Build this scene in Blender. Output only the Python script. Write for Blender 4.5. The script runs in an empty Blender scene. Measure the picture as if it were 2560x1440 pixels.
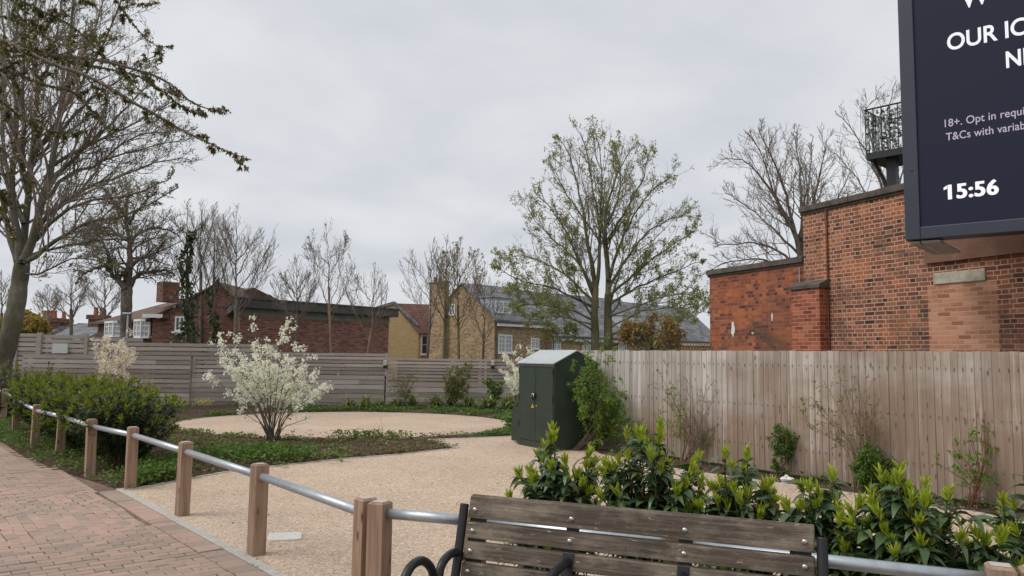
import bpy, math, random
import numpy as np
from mathutils import Vector, Matrix

random.seed(7)
RNG = np.random.default_rng(11)
scene = bpy.context.scene
COL = scene.collection

# ------------------------------------------------------------------ camera
CAM_H = 1.69
F_PX = 1920.0                      # focal length in photo pixels (2560 wide)
PITCH = math.atan(168 / 1920)
ROLL = math.radians(0.7)
FW = np.array([0, math.cos(PITCH), math.sin(PITCH)])
_u0 = np.array([0, -math.sin(PITCH), math.cos(PITCH)])
_r0 = np.array([1.0, 0, 0])
UP = _u0 * math.cos(ROLL) - _r0 * math.sin(ROLL)
RT = _r0 * math.cos(ROLL) + _u0 * math.sin(ROLL)
CC = np.array([0, 0, CAM_H])
cam_data = bpy.data.cameras.new('camera')
cam_data.sensor_width = 36
cam_data.lens = 36 * F_PX / 2560
cam_data.clip_start = 0.05
cam_data.clip_end = 2000
cam = bpy.data.objects.new('camera', cam_data)
COL.objects.link(cam)
cam.matrix_world = Matrix((
    (RT[0], UP[0], -FW[0], 0), (RT[1], UP[1], -FW[1], 0),
    (RT[2], UP[2], -FW[2], CAM_H), (0, 0, 0, 1)))
scene.camera = cam

# ------------------------------------------------------------------ light
SUN_EL, SUN_AZ = math.radians(52), math.radians(255)    # azimuth clockwise from +Y
world = bpy.data.worlds.new('World')
scene.world = world
world.use_nodes = True
wn = world.node_tree
wn.nodes.clear()
def _n(t, **k):
    nd = wn.nodes.new(t)
    for a, b in k.items():
        setattr(nd, a, b)
    return nd
w_out = _n('ShaderNodeOutputWorld')
sky = _n('ShaderNodeTexSky', sky_type='NISHITA', sun_disc=False, sun_elevation=SUN_EL, sun_rotation=SUN_AZ)
bg_sky = _n('ShaderNodeBackground'); bg_sky.inputs[1].default_value = 0.05
wn.links.new(sky.outputs[0], bg_sky.inputs[0])
tc = _n('ShaderNodeTexCoord')
sep = _n('ShaderNodeSeparateXYZ'); wn.links.new(tc.outputs['Generated'], sep.inputs[0])
zc = _n('ShaderNodeMath', operation='ADD'); zc.inputs[1].default_value = 0.25
wn.links.new(sep.outputs[2], zc.inputs[0])
dx = _n('ShaderNodeMath', operation='DIVIDE'); dy = _n('ShaderNodeMath', operation='DIVIDE')
wn.links.new(sep.outputs[0], dx.inputs[0]); wn.links.new(zc.outputs[0], dx.inputs[1])
wn.links.new(sep.outputs[1], dy.inputs[0]); wn.links.new(zc.outputs[0], dy.inputs[1])
cmb = _n('ShaderNodeCombineXYZ'); wn.links.new(dx.outputs[0], cmb.inputs[0]); wn.links.new(dy.outputs[0], cmb.inputs[1])
nz = _n('ShaderNodeTexNoise'); nz.inputs['Scale'].default_value = 1.7; nz.inputs['Detail'].default_value = 5
nz.inputs['Roughness'].default_value = 0.5; nz.inputs['Distortion'].default_value = 0.25
wn.links.new(cmb.outputs[0], nz.inputs['Vector'])
rmp = _n('ShaderNodeValToRGB')
rmp.color_ramp.elements[0].position = 0.33; rmp.color_ramp.elements[0].color = (0.505, 0.525, 0.572, 1)
rmp.color_ramp.elements[1].position = 0.68; rmp.color_ramp.elements[1].color = (0.655, 0.668, 0.685, 1)
wn.links.new(nz.outputs['Fac'], rmp.inputs[0])
bg_cl = _n('ShaderNodeBackground'); bg_cl.inputs[1].default_value = 1.0
wn.links.new(rmp.outputs[0], bg_cl.inputs[0])
mx = _n('ShaderNodeMixShader'); mx.inputs[0].default_value = 0.93
wn.links.new(bg_sky.outputs[0], mx.inputs[1]); wn.links.new(bg_cl.outputs[0], mx.inputs[2])
wn.links.new(mx.outputs[0], w_out.inputs[0])

sun_d = bpy.data.lights.new('sun', 'SUN')
sun_d.energy = 1.5
sun_d.angle = math.radians(35)
sun_d.color = (1.0, 0.965, 0.92)
sun = bpy.data.objects.new('sun', sun_d)
COL.objects.link(sun)
_sd = Vector((math.sin(SUN_AZ) * math.cos(SUN_EL), math.cos(SUN_AZ) * math.cos(SUN_EL), math.sin(SUN_EL)))
sun.rotation_euler = _sd.to_track_quat('Z', 'Y').to_euler()
sun.location = (0, 0, 30)

scene.view_settings.view_transform = 'Standard'
scene.view_settings.look = 'None'
scene.view_settings.exposure = 0.32
scene.view_settings.gamma = 1.0
scene.cycles.max_bounces = 6
scene.cycles.transparent_max_bounces = 8
scene.cycles.use_denoising = True

# ------------------------------------------------------------------ survey helpers: photo pixel -> point of the place
def ray(x, y):
    return FW * F_PX + RT * (x - 1280) - UP * (y - 720)
def G(x, y, z=0.0):
    d = ray(x, y); return CC + d * (z - CAM_H) / d[2]
def P(x, y, Y):
    d = ray(x, y); return CC + d * Y / d[1]
class Frame:
    """a vertical plane with its own local axes: x along it, y behind it, z up"""
    def __init__(s, org, ang):
        s.o = np.array([org[0], org[1], 0.0]); s.a = ang
        s.X = np.array([math.cos(ang), math.sin(ang), 0]); s.Y = np.array([-math.sin(ang), math.cos(ang), 0])
    def hit(s, px, py, y0=0.0):
        d = ray(px, py); k = (y0 - np.dot(CC - s.o, s.Y)) / np.dot(d, s.Y)
        q = CC + d * k - s.o
        return np.array([np.dot(q, s.X), y0, q[2]])
    def w(s, x, y, z=0.0):
        return s.o + s.X * x + s.Y * y + np.array([0, 0, z])

# ------------------------------------------------------------------ mesh helpers
def nrm(v):
    return v / np.maximum(np.linalg.norm(v, axis=-1, keepdims=True), 1e-9)
class MB:
    def __init__(s):
        s.V = []; s.F = []; s.n = 0
    def add(s, v, f):
        v = np.asarray(v, float).reshape(-1, 3); f = np.asarray(f, np.int64)
        s.V.append(v); s.F.append(f + s.n); s.n += len(v); return s
    def poly(s, pts):
        return s.add(pts, [list(range(len(pts)))])
    def hexa(s, c):      # 8 corners: bottom 4 ccw, top 4 ccw
        return s.add(c, [[3, 2, 1, 0], [4, 5, 6, 7], [0, 1, 5, 4], [1, 2, 6, 5], [2, 3, 7, 6], [3, 0, 4, 7]])
    def box(s, x0, x1, y0, y1, z0, z1):
        return s.hexa([(x0, y0, z0), (x1, y0, z0), (x1, y1, z0), (x0, y1, z0), (x0, y0, z1), (x1, y0, z1), (x1, y1, z1), (x0, y1, z1)])
    def prism(s, prof, axis, a, b):
        """extrude a closed profile (list of 2-d points) along 'x','y' or 'z' from a to b"""
        n = len(prof)
        def put(p, t):
            return {'x': (t, p[0], p[1]), 'y': (p[0], t, p[1]), 'z': (p[0], p[1], t)}[axis]
        v = [put(p, a) for p in prof] + [put(p, b) for p in prof]
        s.add(v, [[i, (i + 1) % n, n + (i + 1) % n, n + i] for i in range(n)])
        s.add(v[:n], [list(range(n))[::-1]]); s.add(v[n:], [list(range(n))]); return s
    def tubes(s, pts, rad, sides=5, caps=False):
        pts = np.asarray(pts, float); rad = np.asarray(rad, float)
        if pts.ndim == 2:
            pts = pts[None]; rad = rad[None]
        N, K, _ = pts.shape
        t = nrm(np.gradient(pts, axis=1))
        ref = np.where(np.abs(nrm(pts[:, -1] - pts[:, 0])[:, 2:3]) > 0.9, [[1.0, 0.13, 0]], [[0.1, 0.05, 1.0]])
        u = nrm(np.cross(t, ref[:, None, :])); w = np.cross(t, u)
        a = np.arange(sides) * 2 * math.pi / sides
        ring = pts[:, :, None, :] + rad[:, :, None, None] * (u[:, :, None, :] * np.cos(a)[None, None, :, None] + w[:, :, None, :] * np.sin(a)[None, None, :, None])
        i = np.arange(N)[:, None, None] * K * sides; k = np.arange(K - 1)[None, :, None] * sides; j = np.arange(sides)[None, None, :]; j2 = (j + 1) % sides
        f = np.stack([i + k + j, i + k + j2, i + k + sides + j2, i + k + sides + j], -1).reshape(-1, 4)
        b = s.n
        s.add(ring, f)
        if caps:
            e = np.arange(N)[:, None] * K * sides
            s.F.append((e + np.arange(sides)[None, ::-1]) + b)
            s.F.append((e + (K - 1) * sides + np.arange(sides)[None, :]) + b)
        return s
    def leaves(s, pos, d, nr, L, W, droop=0.0, fold=0.25, rows=1):
        pos = np.asarray(pos, float); N = len(pos)
        if N == 0:
            return s
        d = nrm(np.asarray(d, float)); S = nrm(np.cross(d, nr)); n2 = np.cross(S, d)
        L = np.broadcast_to(np.asarray(L, float), (N,)); W = np.broadcast_to(np.asarray(W, float), (N,))
        dr = np.broadcast_to(np.asarray(droop, float), (N,))
        if rows == 1:
            ts = np.array([0, 0.45, 1, 0.45]); ws = np.array([0, -0.5, 0, 0.5])
            f0 = np.array([[0, 1, 2, 3]])
        else:
            tt = np.linspace(0, 1, rows + 1); prof = np.sin(np.pi * np.clip(tt, 0.03, 0.985) ** 0.8) * 0.5
            ts = np.repeat(tt, 3); ws = np.stack([-prof, 0 * prof, prof], 1).ravel()
            f0 = []
            for r in range(rows):
                for c in (0, 1):
                    q = r * 3 + c; f0.append([q, q + 1, q + 4, q + 3])
            f0 = np.array(f0)
        m = len(ts)
        v = (pos[:, None, :] + d[:, None, :] * (ts[None, :, None] * L[:, None, None])
             + S[:, None, :] * (ws[None, :, None] * W[:, None, None])
             + n2[:, None, :] * (np.abs(ws)[None, :, None] * W[:, None, None] * fold))
        v[:, :, 2] -= (ts ** 2)[None, :] * (dr * L)[:, None]
        s.add(v, (np.arange(N)[:, None, None] * m + f0[None]).reshape(-1, f0.shape[1])); return s
    def dome(s, c, r, h, ax, seg=10, rings=3):
        ax = nrm(np.asarray(ax, float)); a = nrm(np.cross(ax, [0.3, 0.2, 0.9])); b = np.cross(ax, a)
        v = []; c = np.asarray(c, float)
        for k in range(rings + 1):
            th = k / rings * math.pi / 2
            for j in range(seg):
                p = 2 * math.pi * j / seg
                v.append(c + ax * h * math.sin(th) + (a * math.cos(p) + b * math.sin(p)) * r * max(math.cos(th), 0.02))
        f = [[k * seg + j, k * seg + (j + 1) % seg, (k + 1) * seg + (j + 1) % seg, (k + 1) * seg + j] for k in range(rings) for j in range(seg)]
        return s.add(v, f)
    def build(s, name, mat, parent=None, world=False, loc=None, smooth=False, bevel=0.0, seg=2):
        V = np.concatenate(s.V) if s.V else np.zeros((0, 3))
        if world and parent is not None:
            fr = parent.get('_f'); V = V - np.array(fr[:3]); a = -fr[3]
            R = np.array([[math.cos(a), -math.sin(a), 0], [math.sin(a), math.cos(a), 0], [0, 0, 1]]); V = V @ R.T
        elif world and loc is not None:
            V = V - np.asarray(loc, float)
        me = bpy.data.meshes.new(name)
        lens = np.concatenate([np.full(len(f), f.shape[1]) for f in s.F]).astype(np.int32)
        loops = np.concatenate([f.ravel() for f in s.F]).astype(np.int32)
        me.vertices.add(len(V)); me.vertices.foreach_set('co', V.astype(np.float32).ravel())
        me.loops.add(len(loops)); me.loops.foreach_set('vertex_index', loops)
        st = np.zeros(len(lens), np.int32); st[1:] = np.cumsum(lens)[:-1]
        me.polygons.add(len(lens)); me.polygons.foreach_set('loop_start', st)
        try:
            me.polygons.foreach_set('loop_total', lens)
        except Exception:
            pass
        me.update(calc_edges=True)
        me.validate()
        me.polygons.foreach_set('use_smooth', np.full(len(me.polygons), bool(smooth)))
        if mat is not None:
            me.materials.append(mat)
        o = bpy.data.objects.new(name, me); COL.objects.link(o)
        if parent is not None:
            o.parent = parent
            if '_f' in parent: o['_f'] = list(parent['_f'])
        if loc is not None:
            o.location = loc
        if bevel > 0:
            b = o.modifiers.new('bevel', 'BEVEL'); b.width = bevel; b.segments = seg; b.limit_method = 'ANGLE'; b.angle_limit = math.radians(40)
        return o
def tag(o, label=None, cat=None, group=None, kind=None):
    if label: o['label'] = label
    if cat: o['category'] = cat
    if group: o['group'] = group
    if kind: o['kind'] = kind
    return o
def thing(name, label, cat, loc=(0, 0, 0), rotz=0.0, group=None):
    o = bpy.data.objects.new(name, None); COL.objects.link(o)
    o.empty_display_size = 0.2
    o.location = [float(c) for c in loc]; o.rotation_euler = (0, 0, rotz)
    o['_f'] = [float(loc[0]), float(loc[1]), float(loc[2]), float(rotz)]
    return tag(o, label, cat, group)
def copy_tree(o, parent=None):
    c = o.copy(); COL.objects.link(c); c.parent = parent
    for ch in list(o.children):
        copy_tree(ch, c)
    return c
def inpoly(pts, poly):
    x, y = pts[:, 0], pts[:, 1]; r = np.zeros(len(pts), bool); n = len(poly)
    for i in range(n):
        x1, y1 = poly[i][:2]; x2, y2 = poly[(i + 1) % n][:2]
        c = ((y1 > y) != (y2 > y)) & (x < (x2 - x1) * (y - y1) / ((y2 - y1) + 1e-12) + x1)
        r ^= c
    return r
def scatter(poly, n):
    p = np.array([q[:2] for q in poly]); lo, hi = p.min(0), p.max(0)
    q = lo + RNG.random((n, 2)) * (hi - lo)
    return q[inpoly(q, p)]
def blot(p, sc=1.0, seed=0.0):
    x, y = p[:, 0] * sc + seed, p[:, 1] * sc - seed
    return 0.5 + 0.5 * np.sin(1.7 * x + 1.3 * np.sin(1.1 * y)) * np.sin(1.9 * y + 1.5 * np.sin(0.8 * x + 2)) 
def rnd_dir(n, zlo=-1.0, zhi=1.0):
    a = RNG.random(n) * 2 * math.pi; z = zlo + RNG.random(n) * (zhi - zlo); r = np.sqrt(np.maximum(0, 1 - z * z))
    return np.stack([r * np.cos(a), r * np.sin(a), z], 1)

# ------------------------------------------------------------------ material helpers
class NT:
    def __init__(s, name):
        s.m = bpy.data.materials.new(name); s.m.use_nodes = True; s.t = s.m.node_tree
        s.b = s.t.nodes['Principled BSDF']; s.out = s.t.nodes['Material Output']
    def n(s, t, ins=None, **k):
        nd = s.t.nodes.new(t)
        for a, b in k.items():
            setattr(nd, a, b)
        for a, b in (ins or {}).items():
            s.set(nd.inputs[a], b)
        return nd
    def set(s, sock, v):
        if hasattr(v, 'is_output'):
            s.t.links.new(v, sock)
        else:
            if isinstance(v, tuple) and len(v) == 3 and sock.type == 'RGBA':
                v = v + (1,)
            sock.default_value = v
    def math(s, op, a, b=0.0, clamp=False):
        return s.n('ShaderNodeMath', {0: a, 1: b}, operation=op, use_clamp=clamp).outputs[0]
    def mix(s, f, a, b, mode='MIX'):
        nd = s.n('ShaderNodeMixRGB', {0: f, 1: a, 2: b}, blend_type=mode); return nd.outputs[0]
    def noise(s, vec, scale, detail=3.0, rough=0.55, dist=0.0):
        nd = s.n('ShaderNodeTexNoise', {'Scale': scale, 'Detail': detail, 'Roughness': rough, 'Distortion': dist})
        if vec is not None: s.set(nd.inputs['Vector'], vec)
        return nd.outputs['Fac']
    def ramp(s, f, stops):
        nd = s.n('ShaderNodeValToRGB', {0: f}); r = nd.color_ramp
        while len(r.elements) < len(stops): r.elements.new(0.5)
        for e, (p, c) in zip(r.elements, stops):
            e.position = p; e.color = (c + (1,)) if isinstance(c, tuple) else (c, c, c, 1)
        return nd.outputs[0]
    def scale(s, vec, sc):
        return s.n('ShaderNodeVectorMath', {0: vec, 1: sc}, operation='MULTIPLY').outputs[0]
    def obj(s): return s.n('ShaderNodeTexCoord').outputs['Object']
    def geo(s): return s.n('ShaderNodeNewGeometry')
    def planar(s):
        """u along the horizontal of the face, v up the face, in metres"""
        g = s.geo()
        T = s.n('ShaderNodeVectorMath', {0: (0, 0, 1), 1: g.outputs['True Normal']}, operation='CROSS_PRODUCT').outputs[0]
        T = s.n('ShaderNodeVectorMath', {0: T}, operation='NORMALIZE').outputs[0]
        B = s.n('ShaderNodeVectorMath', {0: g.outputs['True Normal'], 1: T}, operation='CROSS_PRODUCT').outputs[0]
        u = s.n('ShaderNodeVectorMath', {0: g.outputs['Position'], 1: T}, operation='DOT_PRODUCT').outputs['Value']
        v = s.n('ShaderNodeVectorMath', {0: g.outputs['Position'], 1: B}, operation='DOT_PRODUCT').outputs['Value']
        return s.n('ShaderNodeCombineXYZ', {0: u, 1: v}).outputs[0]
    def bump(s, h, strength=0.3, dist=0.01):
        s.set(s.b.inputs['Normal'], s.n('ShaderNodeBump', {'Height': h, 'Strength': strength, 'Distance': dist}).outputs[0])
    def fin(s, col, rough=0.8, metal=0.0, spec=0.5):
        s.set(s.b.inputs['Base Color'], col); s.set(s.b.inputs['Roughness'], rough); s.set(s.b.inputs['Metallic'], metal)
        s.b.inputs['Specular IOR Level'].default_value = spec
        return s.m
def leaf_mat(name, c1, c2, rough=0.5, trans=0.25, spec=0.4, c3=None):
    t = NT(name); r = t.geo().outputs['Random Per Island']
    st = [(0.0, c1), (0.7 if c3 else 1.0, c2)] + ([(1.0, c3)] if c3 else [])
    c = t.ramp(r, st)
    t.fin(c, rough, spec=spec)
    if trans > 0:
        tr = t.n('ShaderNodeBsdfTranslucent', {0: t.mix(0.5, c, (c2[0] * 1.3, c2[1] * 1.3, c2[2] * 0.8))})
        m = t.n('ShaderNodeMixShader', {0: trans, 1: t.b.outputs[0], 2: tr.outputs[0]})
        t.t.links.new(m.outputs[0], t.out.inputs[0])
    return t.m
def bark_mat(name, c1, c2, moss=None, sc=3.0):
    t = NT(name); v = t.obj()
    f = t.noise(t.scale(v, (sc * 2, sc * 2, sc)), 2.0, 4, 0.6)
    c = t.ramp(f, [(0.3, c1), (0.7, c2)])
    if moss:
        c = t.mix(t.ramp(t.noise(v, 1.2, 3), [(0.42, 0.0), (0.62, 0.85)]), c, moss)
    t.bump(t.noise(t.scale(v, (14, 14, 5)), 2.0, 3), 0.5, 0.02)
    return t.fin(c, 0.9, spec=0.2)
def paint_mat(name, col, rough=0.45, metal=0.0, var=0.12, sc=6.0, bump=0.0, spec=0.5):
    t = NT(name); v = t.obj()
    f = t.noise(v, sc, 5, 0.65)
    d = tuple(c * (1 - var) for c in col); l = tuple(min(1, c * (1 + var)) for c in col)
    if bump: t.bump(t.noise(v, 60, 3), bump, 0.003)
    return t.fin(t.ramp(f, [(0.3, d), (0.7, l)]), rough, metal, spec)
def wood_mat(name, cols, axis='z', fine=22.0, island=0.5, knots=0.0, tint=None, bumpy=0.25, rough=0.85, streak=None):
    t = NT(name); v = t.obj(); g = t.geo().outputs['Random Per Island']
    k = {'x': (0.06, 1, 1), 'y': (1, 0.06, 1), 'z': (1, 1, 0.06)}[axis]
    off = t.n('ShaderNodeCombineXYZ', {0: t.math('MULTIPLY', g, 37.0), 1: t.math('MULTIPLY', g, 17.0), 2: t.math('MULTIPLY', g, 91.0)}).outputs[0]
    v2 = t.n('ShaderNodeVectorMath', {0: v, 1: off}, operation='ADD').outputs[0]
    gr = t.noise(t.scale(v2, k), fine, 6, 0.6, 0.4)
    f = t.math('ADD', t.math('MULTIPLY', gr, 1 - island), t.math('MULTIPLY', g, island))
    n = len(cols)
    c = t.ramp(f, [(0.22 + 0.56 * i / (n - 1), cc) for i, cc in enumerate(cols)])
    if tint:       # a second weathering tone in big soft patches and low down
        z = t.n('ShaderNodeSeparateXYZ', {0: v}).outputs[2]
        lo = t.math('ADD', t.math('MULTIPLY', t.noise(t.scale(v, (0.5, 0.5, 0.9)), 1.3, 4, 0.6), 1.5), t.math('ADD', t.math('MULTIPLY', z, -0.3), t.math('MULTIPLY', t.n('ShaderNodeSeparateXYZ', {0: v}).outputs[0], 0.075)))
        c = t.mix(t.ramp(lo, [(0.5, 0.0), (1.1, tint[1])]), c, tint[0], 'MIX')
        c = t.mix(0.35, c, t.ramp(gr, [(0.3, 0.35), (0.7, 1.0)]), 'MULTIPLY')
    if streak:
        c = t.mix(t.ramp(t.noise(t.scale(v2, tuple(q * 0.9 for q in k)), streak[1], 5, 0.7), [(0.55, 0.0), (0.75, streak[2])]), c, streak[0])
    if knots:
        kv = t.scale(v2, (8.5, 8.5, 3.4) if axis == 'z' else (2.6, 7, 7) if axis == 'x' else (7, 2.6, 7))
        vo = t.n('ShaderNodeTexVoronoi', {'Vector': kv, 'Scale': 1.0, 'Randomness': 1.0})
        c = t.mix(t.ramp(vo.outputs['Distance'], [(0.07, knots), (0.17, 0.0)]), c, tuple(q * 0.28 for q in cols[0]))
    t.bump(gr, bumpy, 0.006)
    return t.fin(c, rough, spec=0.25)
def brick_mat(name, stops, mortar, bw=0.225, bh=0.075, mw=0.010, stain=None, patch=None, english=False, rough=0.9, fade=0.0, bump=0.5):
    t = NT(name); uv = t.planar()
    nt_ = t.noise(uv, 2.0, 2)
    uvw = t.n('ShaderNodeVectorMath', {0: uv, 1: t.n('ShaderNodeCombineXYZ', {0: 0.0, 1: t.math('MULTIPLY', t.math('SUBTRACT', nt_, 0.5), 0.03)}).outputs[0]}, operation='ADD').outputs[0]
    br = t.n('ShaderNodeTexBrick', {'Vector': uvw, 'Color1': (0, 0, 0), 'Color2': (1, 1, 1), 'Mortar': (0.5, 0.5, 0.5), 'Scale': 1.0,
             'Mortar Size': mw * 0.5, 'Mortar Smooth': 0.25, 'Bias': 0.0, 'Brick Width': bw, 'Row Height': bh}, offset=0.5, offset_frequency=2)
    if english:
        br.squash = 0.5; br.squash_frequency = 2
    c = t.ramp(br.outputs['Color'], stops)
    c = t.mix(0.5, c, t.ramp(t.noise(uv, 45, 3), [(0.25, 0.55), (0.75, 1.25)]), 'MULTIPLY')
    if patch:
        c = t.mix(t.ramp(t.noise(t.scale(uv, (1, 1.5, 1)), patch[1], 4, 0.65), [(0.5, 0.0), (0.62, patch[2])]), c, patch[0])
    c = t.mix(br.outputs['Fac'], c, mortar)
    if stain:
        c = t.mix(t.ramp(t.noise(uv, stain[1], 5, 0.7, 0.5), [(stain[3], 0.0), (stain[3] + 0.2, stain[2])]), c, stain[0])
    t.bump(t.math('SUBTRACT', 1.0, br.outputs['Fac']), bump, 0.012)
    return t.fin(c, rough, spec=0.2)
def tile_mat(name, c1, c2, line, bw=0.3, bh=0.2):
    t = NT(name); uv = t.planar()
    br = t.n('ShaderNodeTexBrick', {'Vector': uv, 'Color1': (0, 0, 0), 'Color2': (1, 1, 1), 'Mortar': (0.5, 0.5, 0.5), 'Scale': 1.0, 'Mortar Size': 0.012, 'Mortar Smooth': 0.4,
             'Brick Width': bw, 'Row Height': bh}, offset=0.5)
    f = t.math('ADD', t.math('MULTIPLY', br.outputs['Color'], 0.6), t.math('MULTIPLY', t.noise(uv, 1.2, 5, 0.7), 0.4))
    c = t.mix(br.outputs['Fac'], t.ramp(f, [(0.2, c1), (0.8, c2)]), line)
    t.bump(t.math('SUBTRACT', 1.0, br.outputs['Fac']), 0.6, 0.02)
    return t.fin(c, 0.75, spec=0.3)

M = {}
def _resin():
    t = NT('resin gravel'); v = t.geo().outputs['Position']
    vo = t.n('ShaderNodeTexVoronoi', {'Vector': v, 'Scale': 70.0})
    sp = t.n('ShaderNodeSeparateColor', {0: vo.outputs['Color']}).outputs[0]
    c = t.ramp(sp, [(0.0, (0.32, 0.22, 0.145)), (0.22, (0.5, 0.375, 0.272)), (0.75, (0.59, 0.455, 0.342)), (1.0, (0.78, 0.66, 0.51))])
    vb = t.n('ShaderNodeTexVoronoi', {'Vector': v, 'Scale': 26.0})
    c = t.mix(0.16, c, t.ramp(t.n('ShaderNodeSeparateColor', {0: vb.outputs['Color']}).outputs[1], [(0.0, 0.65), (1.0, 1.35)]), 'MULTIPLY')
    c = t.mix(0.55, c, t.ramp(t.noise(v, 0.5, 5, 0.65), [(0.3, (0.74, 0.71, 0.68)), (0.7, (1.12, 1.12, 1.12))]), 'MULTIPLY')
    c = t.mix(t.ramp(t.noise(v, 1.6, 5, 0.75), [(0.6, 0.0), (0.78, 0.4)]), c, (0.3, 0.2, 0.13))
    t.bump(vo.outputs['Distance'], 0.35, 0.006)
    return t.fin(c, 0.8, spec=0.3)
M['resin'] = _resin()
def _soil(name, c1, c2, c3):
    t = NT(name); v = t.geo().outputs['Position']
    f = t.noise(v, 9, 6, 0.75); c = t.ramp(f, [(0.3, c1), (0.55, c2), (0.75, c3)])
    c = t.mix(0.6, c, t.ramp(t.noise(v, 0.8, 4), [(0.3, 0.6), (0.7, 1.2)]), 'MULTIPLY')
    t.bump(f, 0.8, 0.03)
    return t.fin(c, 0.95, spec=0.1)
M['soil'] = _soil('bark mulch soil', (0.045, 0.03, 0.022), (0.11, 0.075, 0.05), (0.2, 0.145, 0.1))
M['ground'] = _soil('rough ground', (0.05, 0.05, 0.025), (0.09, 0.085, 0.045), (0.15, 0.13, 0.08))
M['sand'] = _soil('jointing sand', (0.16, 0.11, 0.085), (0.25, 0.17, 0.135), (0.34, 0.24, 0.19))
M['concrete'] = paint_mat('concrete', (0.47, 0.44, 0.39), 0.85, var=0.2, sc=14, bump=0.2, spec=0.3)
M['pavers'] = None
def _paver():
    t = NT('clay paver'); g = t.geo(); r = g.outputs['Random Per Island']; v = g.outputs['Position']
    c = t.ramp(r, [(0.0, (0.34, 0.26, 0.21)), (0.35, (0.41, 0.3, 0.24)), (0.7, (0.45, 0.315, 0.25)), (1.0, (0.5, 0.335, 0.27))])
    c = t.mix(0.6, c, t.ramp(t.noise(v, 0.7, 5, 0.7), [(0.3, (0.72, 0.78, 0.8)), (0.7, (1.15, 1.1, 1.08))]), 'MULTIPLY')
    c = t.mix(0.5, c, t.ramp(t.noise(v, 90, 3), [(0.2, 0.7), (0.8, 1.25)]), 'MULTIPLY')
    c = t.mix(t.ramp(t.noise(v, 2.3, 6, 0.75), [(0.55, 0.0), (0.75, 0.5)]), c, (0.3, 0.2, 0.16))
    t.bump(t.noise(v, 120, 3), 0.2, 0.004)
    return t.fin(c, 0.85, spec=0.25)
M['pavers'] = _paver()
M['post'] = wood_mat('post timber', [(0.13, 0.08, 0.05), (0.33, 0.22, 0.148), (0.46, 0.33, 0.24)], 'z', 26, 0.12, 0.8, streak=((0.47, 0.39, 0.315), 8.0, 0.7), bumpy=0.5)
M['post_top'] = paint_mat('weathered end grain', (0.5, 0.44, 0.4), 0.9, var=0.25, sc=60)
M['galv'] = paint_mat('galvanised steel', (0.48, 0.52, 0.55), 0.42, 0.75, var=0.12, sc=22)
def _bench():
    t = NT('weathered bench timber'); v = t.obj(); g = t.geo().outputs['Random Per Island']
    v2 = t.n('ShaderNodeVectorMath', {0: v, 1: t.n('ShaderNodeCombineXYZ', {0: t.math('MULTIPLY', g, 31.0), 2: t.math('MULTIPLY', g, 7.0)}).outputs[0]}, operation='ADD').outputs[0]
    gr = t.noise(t.scale(v2, (0.05, 1, 1)), 55, 7, 0.7, 0.3)
    c = t.ramp(gr, [(0.25, (0.035, 0.027, 0.022)), (0.5, (0.1, 0.078, 0.06)), (0.75, (0.2, 0.16, 0.125))])
    bl = t.noise(t.scale(v2, (0.7, 1.6, 1.6)), 3.2, 5, 0.7)
    c = t.mix(t.ramp(bl, [(0.46, 0.0), (0.62, 0.8)]), c, t.ramp(gr, [(0.3, (0.15, 0.12, 0.09)), (0.7, (0.34, 0.285, 0.215))]))
    c = t.mix(t.ramp(t.noise(t.scale(v2, (0.35, 1, 1)), 42, 5, 0.75), [(0.6, 0.0), (0.7, 0.8)]), c, (0.42, 0.37, 0.29))
    t.bump(gr, 0.6, 0.006)
    return t.fin(c, 0.85, spec=0.2)
M['bench_wood'] = _bench()
M['iron'] = paint_mat('black painted iron', (0.012, 0.0125, 0.0145), 0.42, 0.0, var=0.2, sc=9, bump=0.12)
M['bolt'] = paint_mat('steel bolt head', (0.62, 0.58, 0.55), 0.3, 0.85, var=0.1)
M['fence_board'] = wood_mat('featheredge board', [(0.34, 0.3, 0.265), (0.5, 0.455, 0.41), (0.66, 0.62, 0.575)], 'z', 18, 0.4, 0.85, tint=((0.3, 0.213, 0.15), 0.9), bumpy=0.35, streak=((0.76, 0.7, 0.66), 7.0, 0.6))
M['slat'] = wood_mat('silvered slat', [(0.23, 0.195, 0.17), (0.4, 0.345, 0.305), (0.54, 0.48, 0.43)], 'x', 16, 0.45, 0.35, streak=((0.3, 0.17, 0.11), 5.0, 0.35))
M['cab'] = paint_mat('dark green enamel', (0.028, 0.043, 0.032), 0.42, 0.0, var=0.2, sc=3, bump=0.05)
M['cab_roof'] = paint_mat('pale grey roof sheet', (0.44, 0.47, 0.475), 0.6, 0.0, var=0.12, sc=3)
M['yellow'] = paint_mat('yellow sign', (0.7, 0.45, 0.02), 0.5)
M['white'] = paint_mat('white paint', (0.78, 0.78, 0.77), 0.45, var=0.05)
M['signwhite'] = paint_mat('sign board', (0.62, 0.64, 0.62), 0.5, var=0.1, sc=12)
M['glass'] = paint_mat('window glass', (0.05, 0.06, 0.07), 0.08, 0.0, var=0.4, sc=3, spec=0.8)
M['curtain'] = paint_mat('glass with net curtain', (0.36, 0.39, 0.41), 0.15, 0.0, var=0.25, sc=7, spec=0.8)
M['wall'] = brick_mat('red brick', [(0.0, (0.06, 0.035, 0.032)), (0.12, (0.16, 0.062, 0.045)), (0.35, (0.25, 0.09, 0.058)), (0.75, (0.34, 0.125, 0.078)), (1.0, (0.47, 0.2, 0.12))], (0.56, 0.42, 0.3),
                     mw=0.017, english=True, patch=((0.5, 0.17, 0.075), 1.3, 0.75), stain=((0.11, 0.072, 0.05), 0.8, 0.8, 0.46))
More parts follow.
